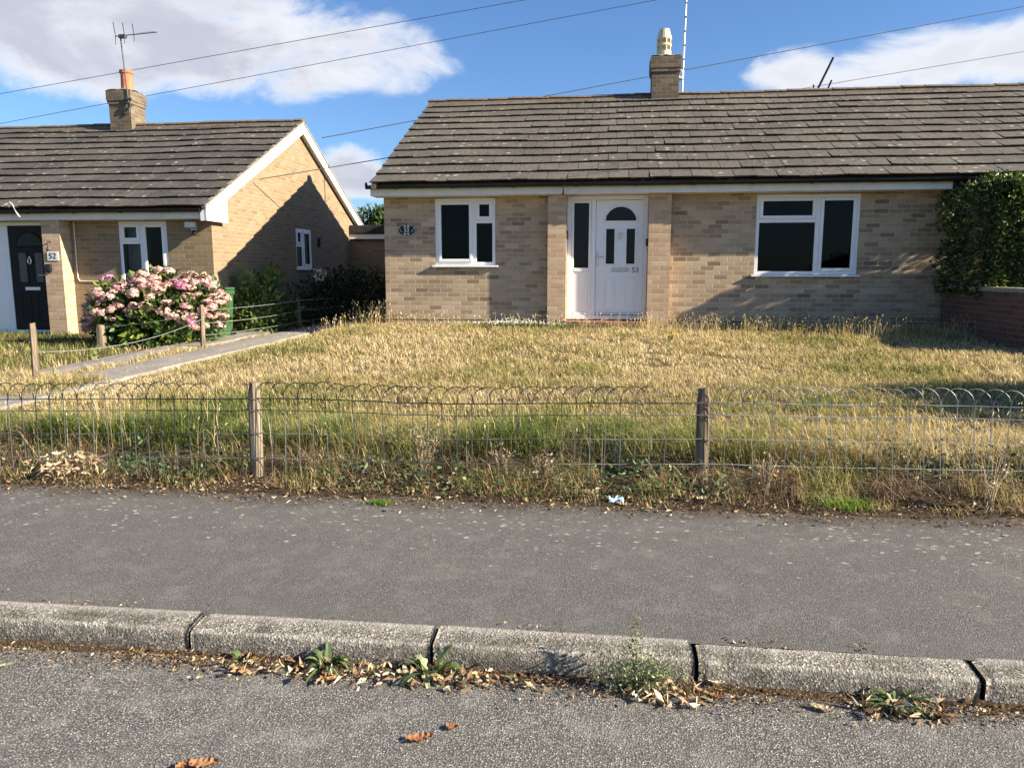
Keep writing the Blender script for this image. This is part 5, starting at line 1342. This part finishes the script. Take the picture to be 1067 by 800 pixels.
# heap of dried plant
hp = thing('dried_plant', 'heap of withered straw yellow leaves on the verge left of the grass clump', 'dead plant', (*pave_pt(72, 496), .13))
x_, y_ = pave_pt(72, 496); y_ += -.01
k = 700; P = np.stack([x_+rng.normal(0, .11, k), y_+rng.normal(0, .05, k), .13+np.abs(rng.normal(0, .06, k))], 1); D = rng.normal(0, 1, P.shape); D[:, 2] = D[:, 2]*.5-.1
ln = rng.uniform(.03, .09, k); npmesh('leaves', *leaves_geo(P, D, ln, ln*.33, np.clip(rng.normal(.76, .12, k), 0, 1)), 'litter', hp)
def dry_plant(x, y, z, h, n, label, seed, name='dried_plant'):
    rs = random.Random(seed); t = thing(name, label, 'dead plant', (x, y, z)); b = MB(); tips = []
    for i in range(n):
        a = rs.uniform(0, 6.28); s = rs.uniform(.1, .5); hh = h*rs.uniform(.5, 1.05)
        p1 = Vector((x+math.cos(a)*s*hh*.4, y+math.sin(a)*s*hh*.25, z+hh*.5)); p2 = Vector((x+math.cos(a)*s*hh, y+math.sin(a)*s*hh*.5, z+hh))
        b.tube([(x+rs.uniform(-.02, .02), y, z-.01), p1, p2], [.0035, .0028, .0015], 5, rs.uniform(.4, 1))
        for j in range(3):
            c = p1.lerp(p2, rs.random()); e = c+Vector((rs.uniform(-1, 1), rs.uniform(-.5, .5), rs.uniform(.3, 1)))*.05; b.tube([c, e], [.002, .001], 4, rs.uniform(.4, 1)); tips.append(e)
        tips.append(p2)
    b.build('stems', 'stem', t)
    P = np.array([tuple(p) for p in tips for _ in range(2)])+rng.normal(0, .008, (len(tips)*2, 3)); ln = rng.uniform(.012, .028, len(P))
    npmesh('dead_leaves', *leaves_geo(P, rng.normal(0, 1, P.shape), ln, ln*.45, np.clip(rng.normal(.6, .2, len(P)), 0, 1)), 'litter', t)
    return t
q = pave_pt(437, 505); dry_plant(q[0], q[1]+.06, .13, .36, 13, 'tall branching dried pale weed in front of the mesh right of the left post', 1)
q = pave_pt(645, 505); dry_plant(q[0], q[1]+.12, .14, .34, 9, 'dried brown weed stalks above the blue wrapper', 2)
q = pave_pt(520, 508); dry_plant(q[0], q[1]+.12, .13, .22, 16, 'low twiggy brown weed midway between the two fence posts', 3)
q = pave_pt(565, 512); dry_plant(q[0], q[1]+.1, .13, .2, 18, 'rusty twiggy weed left of the large crumpled tan leaf', 4)
q = pave_pt(1040, 540); dry_plant(q[0], q[1]+.1, .14, .34, 12, 'pale dried weed stalks by the pavement at the right edge', 5)
q = pave_pt(800, 525); dry_plant(q[0], q[1]+.1, .13, .25, 14, 'dried weed stalks between the right post and the bright green tuft', 6)
q = pave_pt(690, 515); rosette(q[0], q[1]+.08, .135, 16, .17, .016, 'yellow green upright weed between the blue wrapper and the right post', 'weed_pale', 1.6, .1, 31, .45, 'weeds on the verge')
q = pave_pt(368, 498); rosette(q[0], q[1]+.06, .135, 14, .10, .03, 'dark green leafy weed right of the left fence post', 'weed', .9, .2, 32, .55, 'weeds on the verge')
q = pave_pt(565, 520); rosette(q[0]-.02, q[1]-.03, .12, 5, .12, .010, 'pale straggling runner weed lying on the pavement edge', 'weed_pale', .12, 0, 33, .8, 'weeds on the verge')

# ragwort and white flowers by the house
def ragwort(x, y, h, label, seed):
    rs = random.Random(seed); t = thing('ragwort', label, 'wild flower', (x, y, gz(x, y))); b = MB(); z = gz(x, y); tips = []
    for i in range(4):
        a = rs.uniform(0, 6.28); p = Vector((x+math.cos(a)*.06, y+math.sin(a)*.09, z+h*rs.uniform(.7, 1))); b.tube([(x, y, z), p], .004, 5, .2); tips.append(p)
    b.build('stems', 'weed', t)
    for p in tips:
        P = np.tile(np.array(p), (7, 1))+rng.normal(0, .012, (7, 3)); ln = np.full(7, .022)
        npmesh('flower_head', *leaves_geo(P, rng.normal(0, 1, P.shape)+np.array([0, -.3, .8]), ln, ln*.9, rng.random(7)), 'pet_yellow', t)
    P = np.stack([x+rng.normal(0, .06, 60), y+rng.normal(0, .06, 60), z+rng.uniform(0, h*.7, 60)], 1); ln = rng.uniform(.03, .06, 60)
    npmesh('leaves', *leaves_geo(P, rng.normal(0, 1, P.shape)+np.array([0, 0, .4]), ln, ln*.25, rng.random(60)*.5+.4), 'weed', t)
ragwort(.28, 10.9, .17, 'yellow flowered weed in the lawn before the front door, left of the pair', 1)
ragwort(.92, 10.7, .15, 'yellow flowered weed in the lawn before the front door, right of the pair', 2)
wf = thing('white_flowers', 'low drift of white flowers at the wall foot left of the doorstep', 'flowers', (-1.5, 12.7, .55))
k = 420; X = rng.normal(-1.5, .42, k); P = np.stack([X, 12.62+rng.normal(0, .07, k), .55+.06+np.abs(rng.normal(0, .03, k))*np.exp(-((X+1.4)/.9)**2)], 1)
P[:, 1] = np.minimum(P[:, 1], 12.86); P[:, 1] = np.where(P[:, 0] > -1.0, P[:, 1]-.2, P[:, 1])
ln = np.full(k, .028); npmesh('blossom', *leaves_geo(P, rng.normal(0, 1, P.shape)+np.array([0, 0, .7]), ln, ln*.8, rng.random(k)), 'pet_white', wf)
P2 = P[rng.random(k) < .5]-np.array([0, 0, .04]); ln = np.full(len(P2), .05); npmesh('leaves', *leaves_geo(P2, rng.normal(0, 1, P2.shape)+np.array([0, 0, .3]), ln, ln*.4, rng.random(len(P2))*.6+.2), 'weed', wf)
rosette(-7.1, 9.6, gz(-7.1, 9.6), 22, .20, .07, 'leafy green weed on the grass in front of the black door bungalow', 'weed', .8, .1, 41, .75, None)
